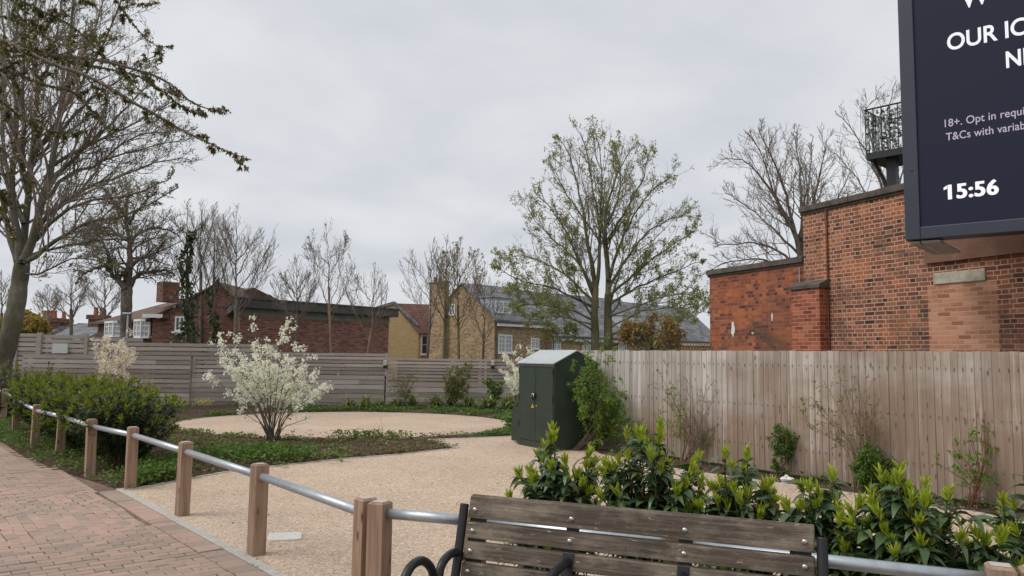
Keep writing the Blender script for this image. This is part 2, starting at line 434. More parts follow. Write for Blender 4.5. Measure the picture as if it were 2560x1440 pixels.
M['wall_old'] = brick_mat('sooty red brick', [(0.0, (0.11, 0.045, 0.035)), (0.3, (0.25, 0.08, 0.05)), (0.75, (0.37, 0.115, 0.064)), (1.0, (0.47, 0.17, 0.09))], (0.3, 0.17, 0.11),
                     mw=0.013, english=True, patch=((0.5, 0.155, 0.06), 1.2, 0.75), stain=((0.1, 0.07, 0.05), 0.8, 0.8, 0.46))
M['pier'] = brick_mat('pier brick', [(0.0, (0.2, 0.06, 0.035)), (0.5, (0.36, 0.1, 0.055)), (1.0, (0.5, 0.17, 0.09))], (0.44, 0.28, 0.19), mw=0.016)
M['infill'] = brick_mat('pale infill brick', [(0.0, (0.36, 0.14, 0.08)), (0.5, (0.5, 0.22, 0.13)), (1.0, (0.64, 0.33, 0.21))], (0.5, 0.36, 0.26), mw=0.018, stain=((0.3, 0.12, 0.07), 1.2, 0.4, 0.55))
M['coping'] = paint_mat('sooty coping stone', (0.105, 0.085, 0.07), 0.9, var=0.45, sc=5, bump=0.4)
M['stone'] = paint_mat('worn stone', (0.46, 0.42, 0.33), 0.9, var=0.3, sc=9, bump=0.5)
M['rust'] = paint_mat('brown rendered panel', (0.2, 0.105, 0.07), 0.85, var=0.25, sc=3, bump=0.2)
M['pipe'] = paint_mat('rusty pipe', (0.2, 0.07, 0.045), 0.7, var=0.3)
M['navy'] = paint_mat('navy powder coat', (0.036, 0.043, 0.066), 0.5, 0.0, var=0.08, sc=2)
M['chalk'] = paint_mat('white paint splash', (0.75, 0.73, 0.7), 0.8, var=0.1)
def _screen():
    t = NT('led screen'); v = t.obj()
    vo = t.n('ShaderNodeTexChecker', {'Vector': t.n('ShaderNodeVectorMath', {0: v, 1: (0.0037, 0.0041, 0.0043)}, operation='ADD').outputs[0], 'Scale': 45.0})
    t.fin((0.009, 0.01, 0.017), 0.6, spec=0.25)
    t.set(t.b.inputs['Emission Color'], t.mix(vo.outputs['Fac'], (0.007, 0.009, 0.026), (0.011, 0.014, 0.038)))
    t.b.inputs['Emission Strength'].default_value = 0.45
    return t.m
M['screen'] = _screen()
def _led(name, c, s):
    t = NT(name); t.fin((0.3, 0.3, 0.3), 0.6)
    w1 = t.n('ShaderNodeTexWave', {'Vector': t.obj(), 'Scale': 8.5}, bands_direction='X').outputs['Fac']; w2 = t.n('ShaderNodeTexWave', {'Vector': t.obj(), 'Scale': 8.5}, bands_direction='Z').outputs['Fac']
    f = t.math('MULTIPLY', t.math('ADD', w1, w2), 0.5)
    t.set(t.b.inputs['Emission Color'], t.mix(t.ramp(f, [(0.35, 0.0), (0.65, 1.0)]), tuple(q * 0.8 for q in c), c))
    t.b.inputs['Emission Strength'].default_value = s
    return t.m
M['led_white'] = _led('lit led letters', (0.8, 0.82, 0.88), 0.75)
M['led_dim'] = _led('dim led letters', (0.5, 0.4, 0.58), 0.42)
M['led_clock'] = _led('lit led digits', (0.86, 0.84, 0.9), 0.8)
M['b_brown'] = brick_mat('brown brick', [(0.0, (0.1, 0.05, 0.038)), (0.5, (0.19, 0.09, 0.062)), (1.0, (0.28, 0.14, 0.1))], (0.25, 0.18, 0.14), mw=0.012, stain=((0.1, 0.07, 0.055), 0.4, 0.4, 0.5))
M['b_flat'] = brick_mat('dark red brick', [(0.0, (0.13, 0.06, 0.05)), (0.5, (0.26, 0.115, 0.088)), (1.0, (0.36, 0.17, 0.13))], (0.3, 0.23, 0.19), mw=0.014, stain=((0.12, 0.075, 0.06), 0.35, 0.35, 0.54))
M['b_yellow'] = brick_mat('yellow stock brick', [(0.0, (0.2, 0.13, 0.075)), (0.3, (0.34, 0.235, 0.135)), (0.7, (0.43, 0.305, 0.18)), (1.0, (0.5, 0.385, 0.25))], (0.4, 0.32, 0.22), mw=0.012, stain=((0.2, 0.15, 0.1), 0.5, 0.4, 0.52))
M['render_y'] = brick_mat('ochre gable brick', [(0.0, (0.44, 0.3, 0.15)), (0.5, (0.5, 0.345, 0.175)), (1.0, (0.54, 0.385, 0.2))], (0.47, 0.35, 0.2), mw=0.008, bump=0.15)
M['r_brown'] = tile_mat('brown roof tile', (0.1, 0.06, 0.045), (0.19, 0.115, 0.085), (0.06, 0.04, 0.03), 0.25, 0.22)
M['r_red'] = tile_mat('red roof tile', (0.14, 0.065, 0.05), (0.24, 0.125, 0.1), (0.09, 0.05, 0.04), 0.25, 0.22)
M['r_slate'] = tile_mat('grey slate', (0.13, 0.135, 0.145), (0.26, 0.265, 0.275), (0.07, 0.07, 0.075), 0.5, 0.24)
M['lead'] = paint_mat('lead cladding', (0.42, 0.45, 0.48), 0.6, 0.0, var=0.1, sc=2)
M['fascia'] = paint_mat('dark weathered fascia', (0.085, 0.085, 0.082), 0.8, var=0.3, sc=2.5)
M['fascia2'] = paint_mat('grey concrete band', (0.2, 0.185, 0.165), 0.85, var=0.25, sc=2.5)
M['pot'] = paint_mat('terracotta pot', (0.36, 0.12, 0.06), 0.8, var=0.2)
M['lampglass'] = paint_mat('bulkhead diffuser', (0.55, 0.52, 0.42), 0.4, var=0.1)
M['trellis'] = wood_mat('new trellis timber', [(0.42, 0.25, 0.1), (0.55, 0.34, 0.15), (0.62, 0.4, 0.2)], 'x', 16, 0.4)
M['laurel'] = leaf_mat('dark laurel leaf', (0.0378, 0.0702, 0.0297), (0.0837, 0.135, 0.054), 0.33, 0.18, 0.5, (0.135, 0.1958, 0.0675))
M['laurel_new'] = leaf_mat('new laurel leaf', (0.2464, 0.3326, 0.02464), (0.4066, 0.4805, 0.04312), 0.4, 0.35, 0.4, (0.5174, 0.5667, 0.08624))
M['hedge'] = leaf_mat('hedge leaf', (0.0253, 0.0483, 0.0207), (0.0598, 0.09775, 0.0345), 0.38, 0.15, 0.45, (0.092, 0.138, 0.046))
M['hedge_new'] = leaf_mat('new hedge leaf', (0.14, 0.18, 0.02), (0.23, 0.27, 0.03), 0.45, 0.3, 0.4, (0.34, 0.36, 0.05))
M['stem'] = bark_mat('green brown stem', (0.078, 0.0585, 0.039), (0.182, 0.143, 0.091), sc=20)
M['blossom'] = leaf_mat('white blossom', (0.82, 0.81, 0.74), (0.92, 0.915, 0.87), 0.6, 0.35, 0.2, (0.8, 0.81, 0.64))
M['blossom_pink'] = leaf_mat('creamy blossom', (0.74, 0.64, 0.55), (0.88, 0.82, 0.76), 0.6, 0.35, 0.2, (0.72, 0.6, 0.48))
M['weed'] = leaf_mat('weed leaf', (0.06, 0.115, 0.022), (0.14, 0.23, 0.05), 0.55, 0.3, 0.25, (0.2, 0.28, 0.08))
M['weed_dry'] = leaf_mat('dry ground cover leaf', (0.11, 0.11, 0.04), (0.22, 0.2, 0.08), 0.6, 0.2, 0.3, (0.3, 0.2, 0.1))
M['carex'] = leaf_mat('sedge blade', (0.12, 0.17, 0.045), (0.26, 0.31, 0.1), 0.5, 0.25, 0.3, (0.48, 0.47, 0.24))
M['chip'] = leaf_mat('bark chip', (0.065, 0.039, 0.026), (0.182, 0.1235, 0.0845), 0.9, 0.0, 0.1, (0.39, 0.299, 0.221))
M['primrose'] = leaf_mat('pale yellow flower', (0.6, 0.52, 0.18), (0.72, 0.66, 0.35), 0.6, 0.2, 0.2)
M['bark_grey'] = bark_mat('grey green bark', (0.08625, 0.0782, 0.06325), (0.207, 0.1875, 0.1552), (0.115, 0.1127, 0.0575), 2.0)
M['bark_dark'] = bark_mat('dark bark', (0.1053, 0.08424, 0.06669), (0.2457, 0.2019, 0.1615), None, 2.5)
M['bark_moss'] = bark_mat('mossy bark', (0.1087, 0.09315, 0.0652), (0.2329, 0.2018, 0.1397), (0.132, 0.132, 0.04657), 2.5)
M['twig'] = bark_mat('grey brown twig', (0.1722, 0.1417, 0.1174), (0.3443, 0.2937, 0.2532), None, 6)
M['twig_brown'] = bark_mat('brown twig', (0.1787, 0.1219, 0.08125), (0.3575, 0.26, 0.1787), None, 6)
M['twig_dark'] = bark_mat('dark twig', (0.1033, 0.08262, 0.06885), (0.2295, 0.1951, 0.1607), None, 6)
M['maple'] = leaf_mat('young maple leaf', (0.2, 0.225, 0.07), (0.32, 0.345, 0.11), 0.6, 0.4, 0.2, (0.38, 0.37, 0.16))
M['bud'] = leaf_mat('opening bud', (0.154, 0.14, 0.063), (0.28, 0.266, 0.126), 0.6, 0.2, 0.2)
M['cherry'] = leaf_mat('young cherry leaf', (0.06325, 0.069, 0.0253), (0.1495, 0.1552, 0.05175), 0.5, 0.35, 0.3, (0.2185, 0.1955, 0.092))
M['petal'] = leaf_mat('faded petal', (0.5, 0.4, 0.36), (0.65, 0.55, 0.5), 0.6, 0.3, 0.2)
M['bronze'] = leaf_mat('bronze maple leaf', (0.2, 0.15, 0.05), (0.32, 0.22, 0.07), 0.55, 0.3, 0.3, (0.33, 0.17, 0.09))
M['ivy'] = leaf_mat('ivy leaf', (0.0252, 0.05544, 0.02268), (0.0756, 0.131, 0.0504), 0.4, 0.1, 0.4, (0.126, 0.1764, 0.0756))
M['fresh'] = leaf_mat('fresh green leaf', (0.0875, 0.1875, 0.025), (0.175, 0.3125, 0.04375), 0.5, 0.35, 0.3, (0.275, 0.375, 0.075))
M['fresh_dim'] = leaf_mat('olive spring leaf', (0.104, 0.143, 0.0325), (0.195, 0.2275, 0.065), 0.5, 0.3, 0.3, (0.26, 0.208, 0.078))
M['gold'] = leaf_mat('golden leaf', (0.3, 0.22, 0.06), (0.45, 0.34, 0.1), 0.6, 0.3, 0.2)
M['net_w'] = leaf_mat('camouflage net scrap', (0.07, 0.098, 0.07), (0.42, 0.448, 0.42), 0.8, 0.0, 0.2, (0.7, 0.728, 0.7))
M['blackgreen'] = paint_mat('black green steel', (0.012, 0.017, 0.018), 0.5, var=0.2)

# ------------------------------------------------------------------ ground, paths
KD = nrm(np.array([3.04, -3.60, 0]))            # along the kerb, towards the camera
KN = np.array([KD[1], -KD[0], 0])               # to the paving side (left)
if KN[0] > 0: KN = -KN
K0 = G(300, 1222)                                # far end of the kerb
def kp(s, t, z=0.0):                             # s metres along kerb from the far end, t metres to the paving side
    q = K0 + KD * s + KN * t; q[2] = z; return q
POST_A = G(640, 1386); STEP = np.array([1.266, -1.505, 0])
PAIR = G(914, 1244, 0.75); PAIR[2] = 0
END2 = G(2500, 1412, 0.75); END2[2] = 0
D2 = nrm(END2 - PAIR); N2 = np.array([D2[1], -D2[0], 0])      # N2 points to the camera side
if N2[1] > 0: N2 = -N2
def rp(s, t, z=0.0):
    q = PAIR + D2 * s + N2 * t; q[2] = z; return q

gm = MB().box(-400, 400, -60, 700, -0.5, -0.035)
tag(gm.build('ground', M['ground']), kind='structure')

s_turn = np.dot(PAIR - K0, KD) + 0.12
corner = kp(s_turn, 0)
r_end = rp(12, 0.2)
# kerb: concrete edging
kb = MB()
def strip(mb, pts, w0, w1, z0, z1):
    pts = [np.array([p[0], p[1], 0]) for p in pts]; n = len(pts); L = []; R = []
    for i in range(n):
        t = nrm(pts[min(i + 1, n - 1)] - pts[max(i - 1, 0)]); nn = np.array([-t[1], t[0], 0])
        L.append(pts[i] + nn * w0); R.append(pts[i] + nn * w1)
    for i in range(n - 1):
        c = [R[i], R[i + 1], L[i + 1], L[i]]
        mb.hexa([(p[0], p[1], z0) for p in c] + [(p[0], p[1], z1) for p in c])
strip(kb, [kp(0, 0), corner, r_end], -0.045, 0.045, -0.1, 0.006)
isl_edge = [G(*p) for p in [(318, 1226), (420, 1206), (560, 1181), (700, 1164), (860, 1147), (1000, 1136), (1147, 1120)]]
strip(kb, isl_edge, -0.03, 0.02, -0.1, 0.012)
notch = [G(1147, 1120), G(1072, 1098.5)]
strip(kb, notch, -0.02, 0.03, -0.1, 0.012)
strip(kb, [G(1072, 1098.5), G(1190, 1094.5), G(1290, 1090)], -0.03, 0.02, -0.1, 0.009)
bed_edge = [G(*p) for p in [(1495, 1137), (1706, 1176), (1786, 1187), (1950, 1209), (2188, 1242), (2466, 1286), (2640, 1316)]]
strip(kb, bed_edge, -0.02, 0.03, -0.1, 0.01)
tag(kb.build('kerb', M['concrete'], bevel=0.004), kind='structure')

far_r = bed_edge[-1] + nrm(bed_edge[-1] - bed_edge[-2]) * 6
resin_poly = isl_edge + [notch[1]] + [G(1190, 1094.5), G(1290, 1090), np.array([1.2, 15.6, 0])] + [np.array([1.75, 14.0, 0])] + bed_edge[1:] + [far_r, r_end, corner]
rm = MB(); rm.poly([(p[0], p[1], 0.0) for p in resin_poly])
tag(rm.build('resin_path', M['resin']), kind='structure')
pc = np.array([-3.95, 18.85]); pa, pb = 3.98, 3.5
plaza = [(pc[0] + pa * math.cos(a), pc[1] + pb * math.sin(a), 0.004) for a in np.linspace(0, 2 * math.pi, 72, endpoint=False)]
tag(MB().poly(plaza).build('resin_plaza', M['resin']), kind='structure')
ring = MB(); strip(ring, plaza + [plaza[0]], -0.02, 0.02, -0.1, 0.012)
tag(ring.build('plaza_edging', M['concrete']), kind='structure')

# paving: a sand bed and real clay pavers, three bays of different direction
pave_edge = [G(*p) for p in [(300, 1223), (240, 1204), (169, 1182), (94, 1162), (45, 1133), (0, 1108), (-150, 1060)]]
pave_poly = [kp(0, 0.04), corner + KN * 0.04, r_end + N2 * 0.04, np.array([9, -5, 0]), np.array([-14, -5, 0]), np.array([-20, 18, 0])] + pave_edge[::-1]
tag(MB().poly([(p[0], p[1], -0.014) for p in pave_poly]).build('paving_bed', M['sand']), kind='structure')
pm = MB()
def paver(cx, cy, ux, uy, l, w):
    n = len(cx); hx, hy = l / 2, w / 2; e = 0.006
    z = RNG.normal(0, 0.0016, n); tx = RNG.normal(0, 0.012, n); ty = RNG.normal(0, 0.012, n)
    out = []
    for (a, b, dz, ins) in [(-1, -1, -0.02, 0), (1, -1, -0.02, 0), (1, 1, -0.02, 0), (-1, 1, -0.02, 0), (-1, -1, -0.004, 0), (1, -1, -0.004, 0), (1, 1, -0.004, 0), (-1, 1, -0.004, 0), (-1, -1, 0, e), (1, -1, 0, e), (1, 1, 0, e), (-1, 1, 0, e)]:
        x = a * (hx - ins); y = b * (hy - ins)
        out.append(np.stack([cx + ux[0] * x + uy[0] * y, cy + ux[1] * x + uy[1] * y, z + dz + tx * x + ty * y + 0.0 * cx], 1))
    v = np.stack(out, 1)
    f = np.array([[0, 1, 5, 4], [1, 2, 6, 5], [2, 3, 7, 6], [3, 0, 4, 7], [4, 5, 9, 8], [5, 6, 10, 9], [6, 7, 11, 10], [7, 4, 8, 11], [8, 9, 10, 11]])
    pm.add(v, (np.arange(n)[:, None, None] * 12 + f[None]).reshape(-1, 4))
pvp = np.array([p[:2] for p in pave_poly])
B1 = np.dot(G(240, 1328) - K0, KD); B2 = np.dot(G(150, 1238) - K0, KD)
def lay(s0, s1, t0, t1, along, l=0.2, w=0.1):
    if along:      # courses run parallel to the kerb
        ns, nt_ = int((s1 - s0) / l), int((t1 - t0) / w)
        S, T = np.meshgrid(np.arange(-1, ns + 1), np.arange(nt_)); off = (T % 2) * 0.5
        s_ = s0 + (S + 0.5 + off) * l; t_ = t0 + (T + 0.5) * w; ux, uy, = KD, KN
        ok = (s_ < s1 + l * 0.5) & (s_ > s0 - l * 0.5)
    else:
        ns, nt_ = int((s1 - s0) / w), int((t1 - t0) / l)
        S, T = np.meshgrid(np.arange(ns), np.arange(nt_)); off = (S % 2) * 0.5
        s_ = s0 + (S + 0.5) * w; t_ = t0 + (T + 0.5 + off) * l; ux, uy = KN, KD
        ok = np.ones(s_.shape, bool)
    s_, t_ = s_[ok], t_[ok]
    wob = 0.035 * np.sin(t_ * 2.1 + s_ * 0.7) + 0.02 * np.sin(s_ * 3.3 + 1)
    if not along:
        hr = np.arange(1, ns, 2); hs = s0 + (hr + 0.5) * w; hw_ = 0.035 * np.sin((t0 + .05) * 2.1 + hs * 0.7) + 0.02 * np.sin(hs * 3.3 + 1)
        hx = K0[0] + KD[0] * (hs + hw_) + KN[0] * (t0 + l / 4); hy = K0[1] + KD[1] * (hs + hw_) + KN[1] * (t0 + l / 4); hk = inpoly(np.stack([hx, hy], 1), pvp) & (hy > 3)
        if hk.any(): paver(hx[hk], hy[hk], ux[:2], uy[:2], l / 2 - 0.007, w - 0.007)
    if along: t_ = t_ + wob
    else: s_ = s_ + wob
    s_ = s_ + RNG.normal(0, 0.002, len(s_)); t_ = t_ + RNG.normal(0, 0.002, len(t_))
    x = K0[0] + KD[0] * s_ + KN[0] * t_; y = K0[1] + KD[1] * s_ + KN[1] * t_
    ok = inpoly(np.stack([x, y], 1), pvp) & (y > 3.0) & (x < 6)
    if ok.any(): paver(x[ok], y[ok], ux[:2], uy[:2], l - 0.007, w - 0.007)
lay(B1, 9.0, 0.255, 7.5, False)
lay(B2, B1, 0.255, 6.0, True)
lay(B2 - 9, B2, 0.255, 8.0, False)
# edge course beside the kerb
ss = np.arange(0.15, 9.0, 0.2); tt_ = np.full(len(ss), 0.15)
paver(K0[0] + KD[0] * ss + KN[0] * tt_, K0[1] + KD[1] * ss + KN[1] * tt_, KD[:2], KN[:2], 0.194, 0.195)
tag(pm.build('brick_paving', M['pavers']), kind='structure')

# planting beds (bare soil sheets, slightly mounded)
def mound(name, poly, mat, h=0.03, step=0.25, z0=-0.02):
    p = np.array([q[:2] for q in poly]); lo, hi = p.min(0), p.max(0)
    xs = np.arange(lo[0] - step, hi[0] + 2 * step, step); ys = np.arange(lo[1] - step, hi[1] + 2 * step, step)
    X, Y = np.meshgrid(xs, ys); q = np.stack([X.ravel(), Y.ravel()], 1)
    ins = inpoly(q, p)
    d = np.full(len(q), 9.0); n = len(p)
    for i in range(n):
        a, b = p[i], p[(i + 1) % n]; ab = b - a; k = np.clip(((q - a) @ ab) / (ab @ ab + 1e-9), 0, 1)
        d = np.minimum(d, np.linalg.norm(q - (a + k[:, None] * ab), axis=1))
    z = np.where(ins, z0 + h * np.minimum(1, d / 0.5) * (0.7 + 0.5 * blot(q, 3.0)) + 0.012, z0 - 0.03)
    W = len(xs); idx = np.arange(len(q)).reshape(len(ys), W)
    f = np.stack([idx[:-1, :-1], idx[:-1, 1:], idx[1:, 1:], idx[1:, :-1]], -1).reshape(-1, 4)
    mb = MB(); mb.add(np.column_stack([q, z]), f)
    return tag(mb.build(name, mat, smooth=True), kind='structure')
low_arc = [(pc[0] + pa * math.cos(a), pc[1] + pb * math.sin(a)) for a in np.linspace(math.radians(182), math.radians(318), 24)]
island = [q[:2] for q in isl_edge] + [notch[1][:2], G(1190, 1094)[:2]] + [a for a in low_arc[::-1]] + [np.array([-8.3, 17.0]), np.array([-6.2, 11.5])]
mound('planting_bed', island, M['soil'], 0.05, 0.2)
verge = [q[:2] for q in pave_edge] + [np.array([-22, 27.0]), np.array([-11.0, 24.2]), np.array([-8.0, 17.0]), np.array([-4.7, 9.75])]
mound('verge', verge, M['soil'], 0.05, 0.3)
FA, FB = G(1500, 1118), G(2490, 1268)
FD = nrm(FB - FA); FN = np.array([FD[1], -FD[0], 0])
if FN[1] > 0: FN = -FN
fbed = [q[:2] for q in bed_edge] + [far_r[:2], (FA + FD * 14)[:2], (FA - FD * 1.2)[:2]]
mound('fence_bed', fbed, M['soil'], 0.04, 0.2)
SLY = 24.5
back_bed = [(pc[0] + (pa + .03) * math.cos(a), pc[1] + (pb + .03) * math.sin(a)) for a in np.linspace(math.radians(178), math.radians(-20), 30)] + [np.array([0.9, 17.0]), np.array([2.2, 17.0]), np.array([2.4, 24.3]), np.array([-11.5, 24.3])]
mound('back_bed', back_bed, M['soil'], 0.06, 0.25)

# ------------------------------------------------------------------ right close-board fence
def closeboard():
    org = FA - FD * 1.45; ang = math.atan2(FD[1], FD[0])
    t = thing('closeboard_fence', 'tall close-boarded timber fence, silver-brown, running below the red brick wall', 'fence', (org[0], org[1], 0), ang)
    x = 0.0; total = 13.2; pw = 1.83
    while x < total:
        mb = MB(); xx = x
        while xx < x + pw - 0.03:
            w = 0.1 + random.uniform(-0.013, 0.013); w = min(w, x + pw - xx)
            h = 1.8 + random.uniform(-0.006, 0.006); y0 = random.uniform(-0.003, 0.003); tl = random.uniform(-0.007, 0.007)
            a, b = xx, xx + w + 0.012
            mb.hexa([(a, y0 - 0.004, 0.03), (b, y0 - 0.012, 0.03), (b, y0 + 0.0, 0.03), (a, y0 + 0.004, 0.03),
                     (a + tl, y0 - 0.004, h), (b + tl, y0 - 0.012, h), (b + tl, y0, h), (a + tl, y0 + 0.004, h)])
            xx += w
        mb.build('board_panel', M['fence_board'], t)
        r = MB()
        for z in (0.35, 0.95, 1.55): r.box(x + 0.05, x + pw - 0.05, 0.012, 0.06, z, z + 0.08)
        r.build('arris_rail', M['fence_board'], t)
        MB().box(x - 0.05, x + 0.045, 0.02, 0.12, 0, 1.74).build('post', M['fence_board'], t)
        nl = MB()
        for z in (0.4, 1.0, 1.6):
            q = np.arange(x + 0.06, x + pw - 0.03, 0.1)
            for qx in q:
                nl.box(qx, qx + 0.0045, -0.0215, -0.0165, z - random.uniform(0.01, 0.05), z + 0.008)
        nl.build('nail', M['fascia'], t)['kind'] = 'stuff'
        x += pw
closeboard()

# ------------------------------------------------------------------ slatted fence at the back
def slat_panel(t, x0, x1, y, z0, z1, pitch, gap, jog=0.0, name='slat_panel'):
    mb = MB(); z = z1; tot = z1 - z0
    while z > z0 + 0.03:
        h = pitch - gap * 1.7 + random.uniform(-0.004, 0.004); xs = x0
        while xs < x1 - 0.02:
            xe = min(x1, xs + random.uniform(1.6, 3.4)); s1 = random.uniform(-0.004, 0.004); s2 = random.uniform(-0.004, 0.004)
            if x1 - xe < 0.5: xe = x1
            mb.hexa([(xs, y, max(z0, z - h) + s1), (xe - 0.004, y, max(z0, z - h) + s2), (xe - 0.004, y + 0.045, max(z0, z - h) + s2), (xs, y + 0.045, max(z0, z - h) + s1),
                     (xs, y, z + s1), (xe - 0.004, y, z + s2), (xe - 0.004, y + 0.045, z + s2), (xs, y + 0.045, z + s1)])
            xs = xe
        z -= pitch
    mb.build(name, M['slat'], t)
    bk = MB(); x = x0 + 0.3  # boards added close behind the slats so the gaps fall into shade
    while x < x1 - 0.1:
        bk.box(x, min(x + 0.7, x1), y + 0.055, y + 0.075, z0, z1 - 0.05); x += 0.95
    bk.build('gap_shade_board', M['slat'], t)
def posts(t, xs, y, z1, w=0.1):
    for x in xs:
        MB().box(x - w / 2, x + w / 2, y + 0.0, y + 0.1, 0, z1).build('post', M['slat'], t)
def px2x(px): return P(px, 890, SLY)[0]
t = thing('slatted_fence', 'highest stretch of grey slatted fence, behind the white notice board', 'fence', (px2x(150), SLY + 0.5, 0), group='grey slatted fences')
ox = px2x(150)
f1 = Frame((0, SLY + 0.5), 0)
xa, xb, xc, xd = [f1.hit(q, 880)[0] - ox for q in (-60, 92, 213, 352)]
slat_panel(t, xa, xb, 0, 0.0, 2.2, 0.15, 0.026); slat_panel(t, xb + 0.1, xc - 0.05, 0.02, 0.0, 2.17, 0.15, 0.02); slat_panel(t, xc + 0.05, xd, 0.04, 0.0, 2.1, 0.15, 0.024)
posts(t, [xb + 0.05], -0.02, 2.24, 0.16); posts(t, [xc], 0.0, 2.2, 0.1); posts(t, [xa + 1.3], -0.03, 2.22, 0.08)
sg = MB(); hs = [Frame((0, SLY + 0.47), 0).hit(*q) for q in ((131, 883), (171, 859))]
sg.box(hs[0][0], hs[1][0], SLY + 0.44, SLY + 0.46, hs[0][2], hs[1][2])
o = sg.build('notice_board', M['signwhite'], None, world=True, loc=((hs[0][0] + hs[1][0]) / 2, SLY + 0.46, hs[0][2]), bevel=0.004)
tag(o, 'blank white notice board fixed to the top of the grey slatted fence', 'sign')
t = thing('slatted_fence', 'low wide grey slatted fence panel just below the white notice board', 'fence', (px2x(270), SLY, 0), group='grey slatted fences')
ox = px2x(270)
slat_panel(t, px2x(58) - ox, px2x(478) - ox, -0.02, 0.0, 1.53, 0.146, 0.016); posts(t, [px2x(62) - ox, px2x(385) - ox], 0.005, 1.5, 0.1)
t = thing('slatted_fence', 'slatted fence with step-down top between the two white blossom shrubs', 'fence', (px2x(660), SLY + 0.08, 0), group='grey slatted fences')
ox = px2x(660)
slat_panel(t, px2x(344) - ox, px2x(690) - ox, 0.0, 1.53, 1.94, 0.14, 0.022); slat_panel(t, px2x(484) - ox, px2x(690) - ox, 0.0, 1.0, 1.53, 0.135, 0.022)
slat_panel(t, px2x(690) - ox, px2x(966) - ox, 0.0, 1.0, 1.69, 0.115, 0.018)
slat_panel(t, px2x(480) - ox, px2x(966) - ox, -0.03, 0.0, 0.99, 0.146, 0.008)
MB().box(px2x(480) - ox, px2x(487) - ox, -0.02, 0.0, 1.02, 1.52).build('post', M['slat'], t); MB().box(px2x(843) - ox, px2x(849) - ox, -0.02, 0.0, 0.8, 1.1).build('post', M['slat'], t); posts(t, [px2x(966) - ox], -0.03, 1.71, 0.09)
t = thing('slatted_fence', 'slatted fence on the right with lamps, running behind the sedge tufts', 'fence', (px2x(1150), SLY + 0.04, 0), group='grey slatted fences')
ox = px2x(1150)
slat_panel(t, px2x(969) - ox, px2x(1420) - ox, 0.0, 0.82, 1.55, 0.105, 0.02); slat_panel(t, px2x(969) - ox, px2x(1420) - ox, -0.03, 0.0, 0.8, 0.16, 0.008)
posts(t, [px2x(1120) - ox, px2x(1300) - ox], 0.03, 1.53, 0.1)
for px, lb in ((963, 'small cream bulkhead lamp on the fence post left of the bare saplings'), (1232, 'small cream bulkhead lamp on fence near the green cabinet')):
    q = Frame((0, SLY - 0.05), 0).hit(px, 921)
    l = thing('bulkhead_lamp', lb, 'wall lamp', (q[0], SLY - 0.06, q[2]), group='bulkhead lamps on the slatted fence')
    MB().box(-0.065, 0.065, 0.0, 0.06, 0.0, 0.09).build('lamp_base', M['iron'], l, bevel=0.01)
    MB().box(-0.055, 0.055, -0.06, 0.05, 0.09, 0.26).build('diffuser', M['lampglass'], l, bevel=0.02)

# ------------------------------------------------------------------ post and rail barriers
def post_obj(t, x, y, w=0.115, h=0.75, rz=0.0, lean=(0, 0)):
    c, s = math.cos(rz), math.sin(rz); mb = MB(); hw = w / 2; ch = 0.012
    for (z0, z1, w0, w1) in ((-0.05, h - ch, hw, hw), (h - ch, h, hw, hw - ch)):
        v = []
        for z, ww in ((z0, w0), (z1, w1)):
            k = max(z, 0) / h
            for a, b in ((-1, -1), (1, -1), (1, 1), (-1, 1)):
                v.append((x + (a * c - b * s) * ww + lean[0] * k, y + (a * s + b * c) * ww + lean[1] * k, z))
        f = [[0, 1, 5, 4], [1, 2, 6, 5], [2, 3, 7, 6], [3, 0, 4, 7]]
        mb.add(v, f if z0 < 0 else f + [[4, 5, 6, 7]])
    o = mb.build('post', M['post'], t, world=True)
    k = hw - ch - 0.004
    cap = MB(); cap.add([(x + (a * c - b * s) * k + lean[0], y + (a * s + b * c) * k + lean[1], h + 0.002) for a, b in ((-1, -1), (1, -1), (1, 1), (-1, 1))], [[0, 1, 2, 3]])
    cap.build('end_grain', M['post_top'], o, world=True)
def rail_obj(t, a, b, r=0.033, trim=0.05, z=0.65):
    a = np.array([a[0], a[1], z]); b = np.array([b[0], b[1], z]); d = nrm(b - a)
    MB().tubes(np.array([a + d * trim, (a + b) / 2, b - d * trim]), np.array([r, r, r]), 16, caps=True).build('rail', M['galv'], t, world=True, smooth=True)
A = [POST_A + STEP * k for k in range(-8, 2)]
pxs = [(38, 1080), (85, 1123), (148, 1147), (224, 1187), (325, 1222), (455, 1288), (640, 1386)]
meas = [G(*p) for p in pxs]
run = [meas[0] + (meas[0] - meas[1]) * k * 0.9 for k in (3, 2, 1)] + meas + [PAIR]
KA = math.atan2(KD[1], KD[0])
t = thing('post_and_rail_barrier', 'long row of short timber posts joined by galvanised rail beside the brick paving', 'barrier', POST_A, 0.0)
for i, q in enumerate(run):
    post_obj(t, q[0], q[1], rz=KA + random.uniform(-0.05, 0.05), lean=(random.uniform(-0.01, 0.01), random.uniform(-0.01, 0.01)))
for a, b in zip(run[:-1], run[1:]): rail_obj(t, a, b)
run2 = [rp(0.155, 0.06), rp(0.80, 0.0), rp(2.05, 0), END2]
t = thing('post_and_rail_barrier', 'short timber post and steel rail barrier directly behind the bench', 'barrier', run2[0], 0.0)
A2 = math.atan2(D2[1], D2[0])
for q in run2: post_obj(t, q[0], q[1], rz=A2)
for a, b in zip(run2[:-1], run2[1:]): rail_obj(t, a, b, z=0.678)
run3 = [END2 + D2 * 0.135, END2 + D2 * 1.9, END2 + D2 * 3.7]
t = thing('post_and_rail_barrier', 'timber post at the bottom right corner starting another barrier', 'barrier', run3[0], 0.0)
for q in run3: post_obj(t, q[0], q[1], rz=A2)
for a, b in zip(run3[:-1], run3[1:]): rail_obj(t, a, b, z=0.678)

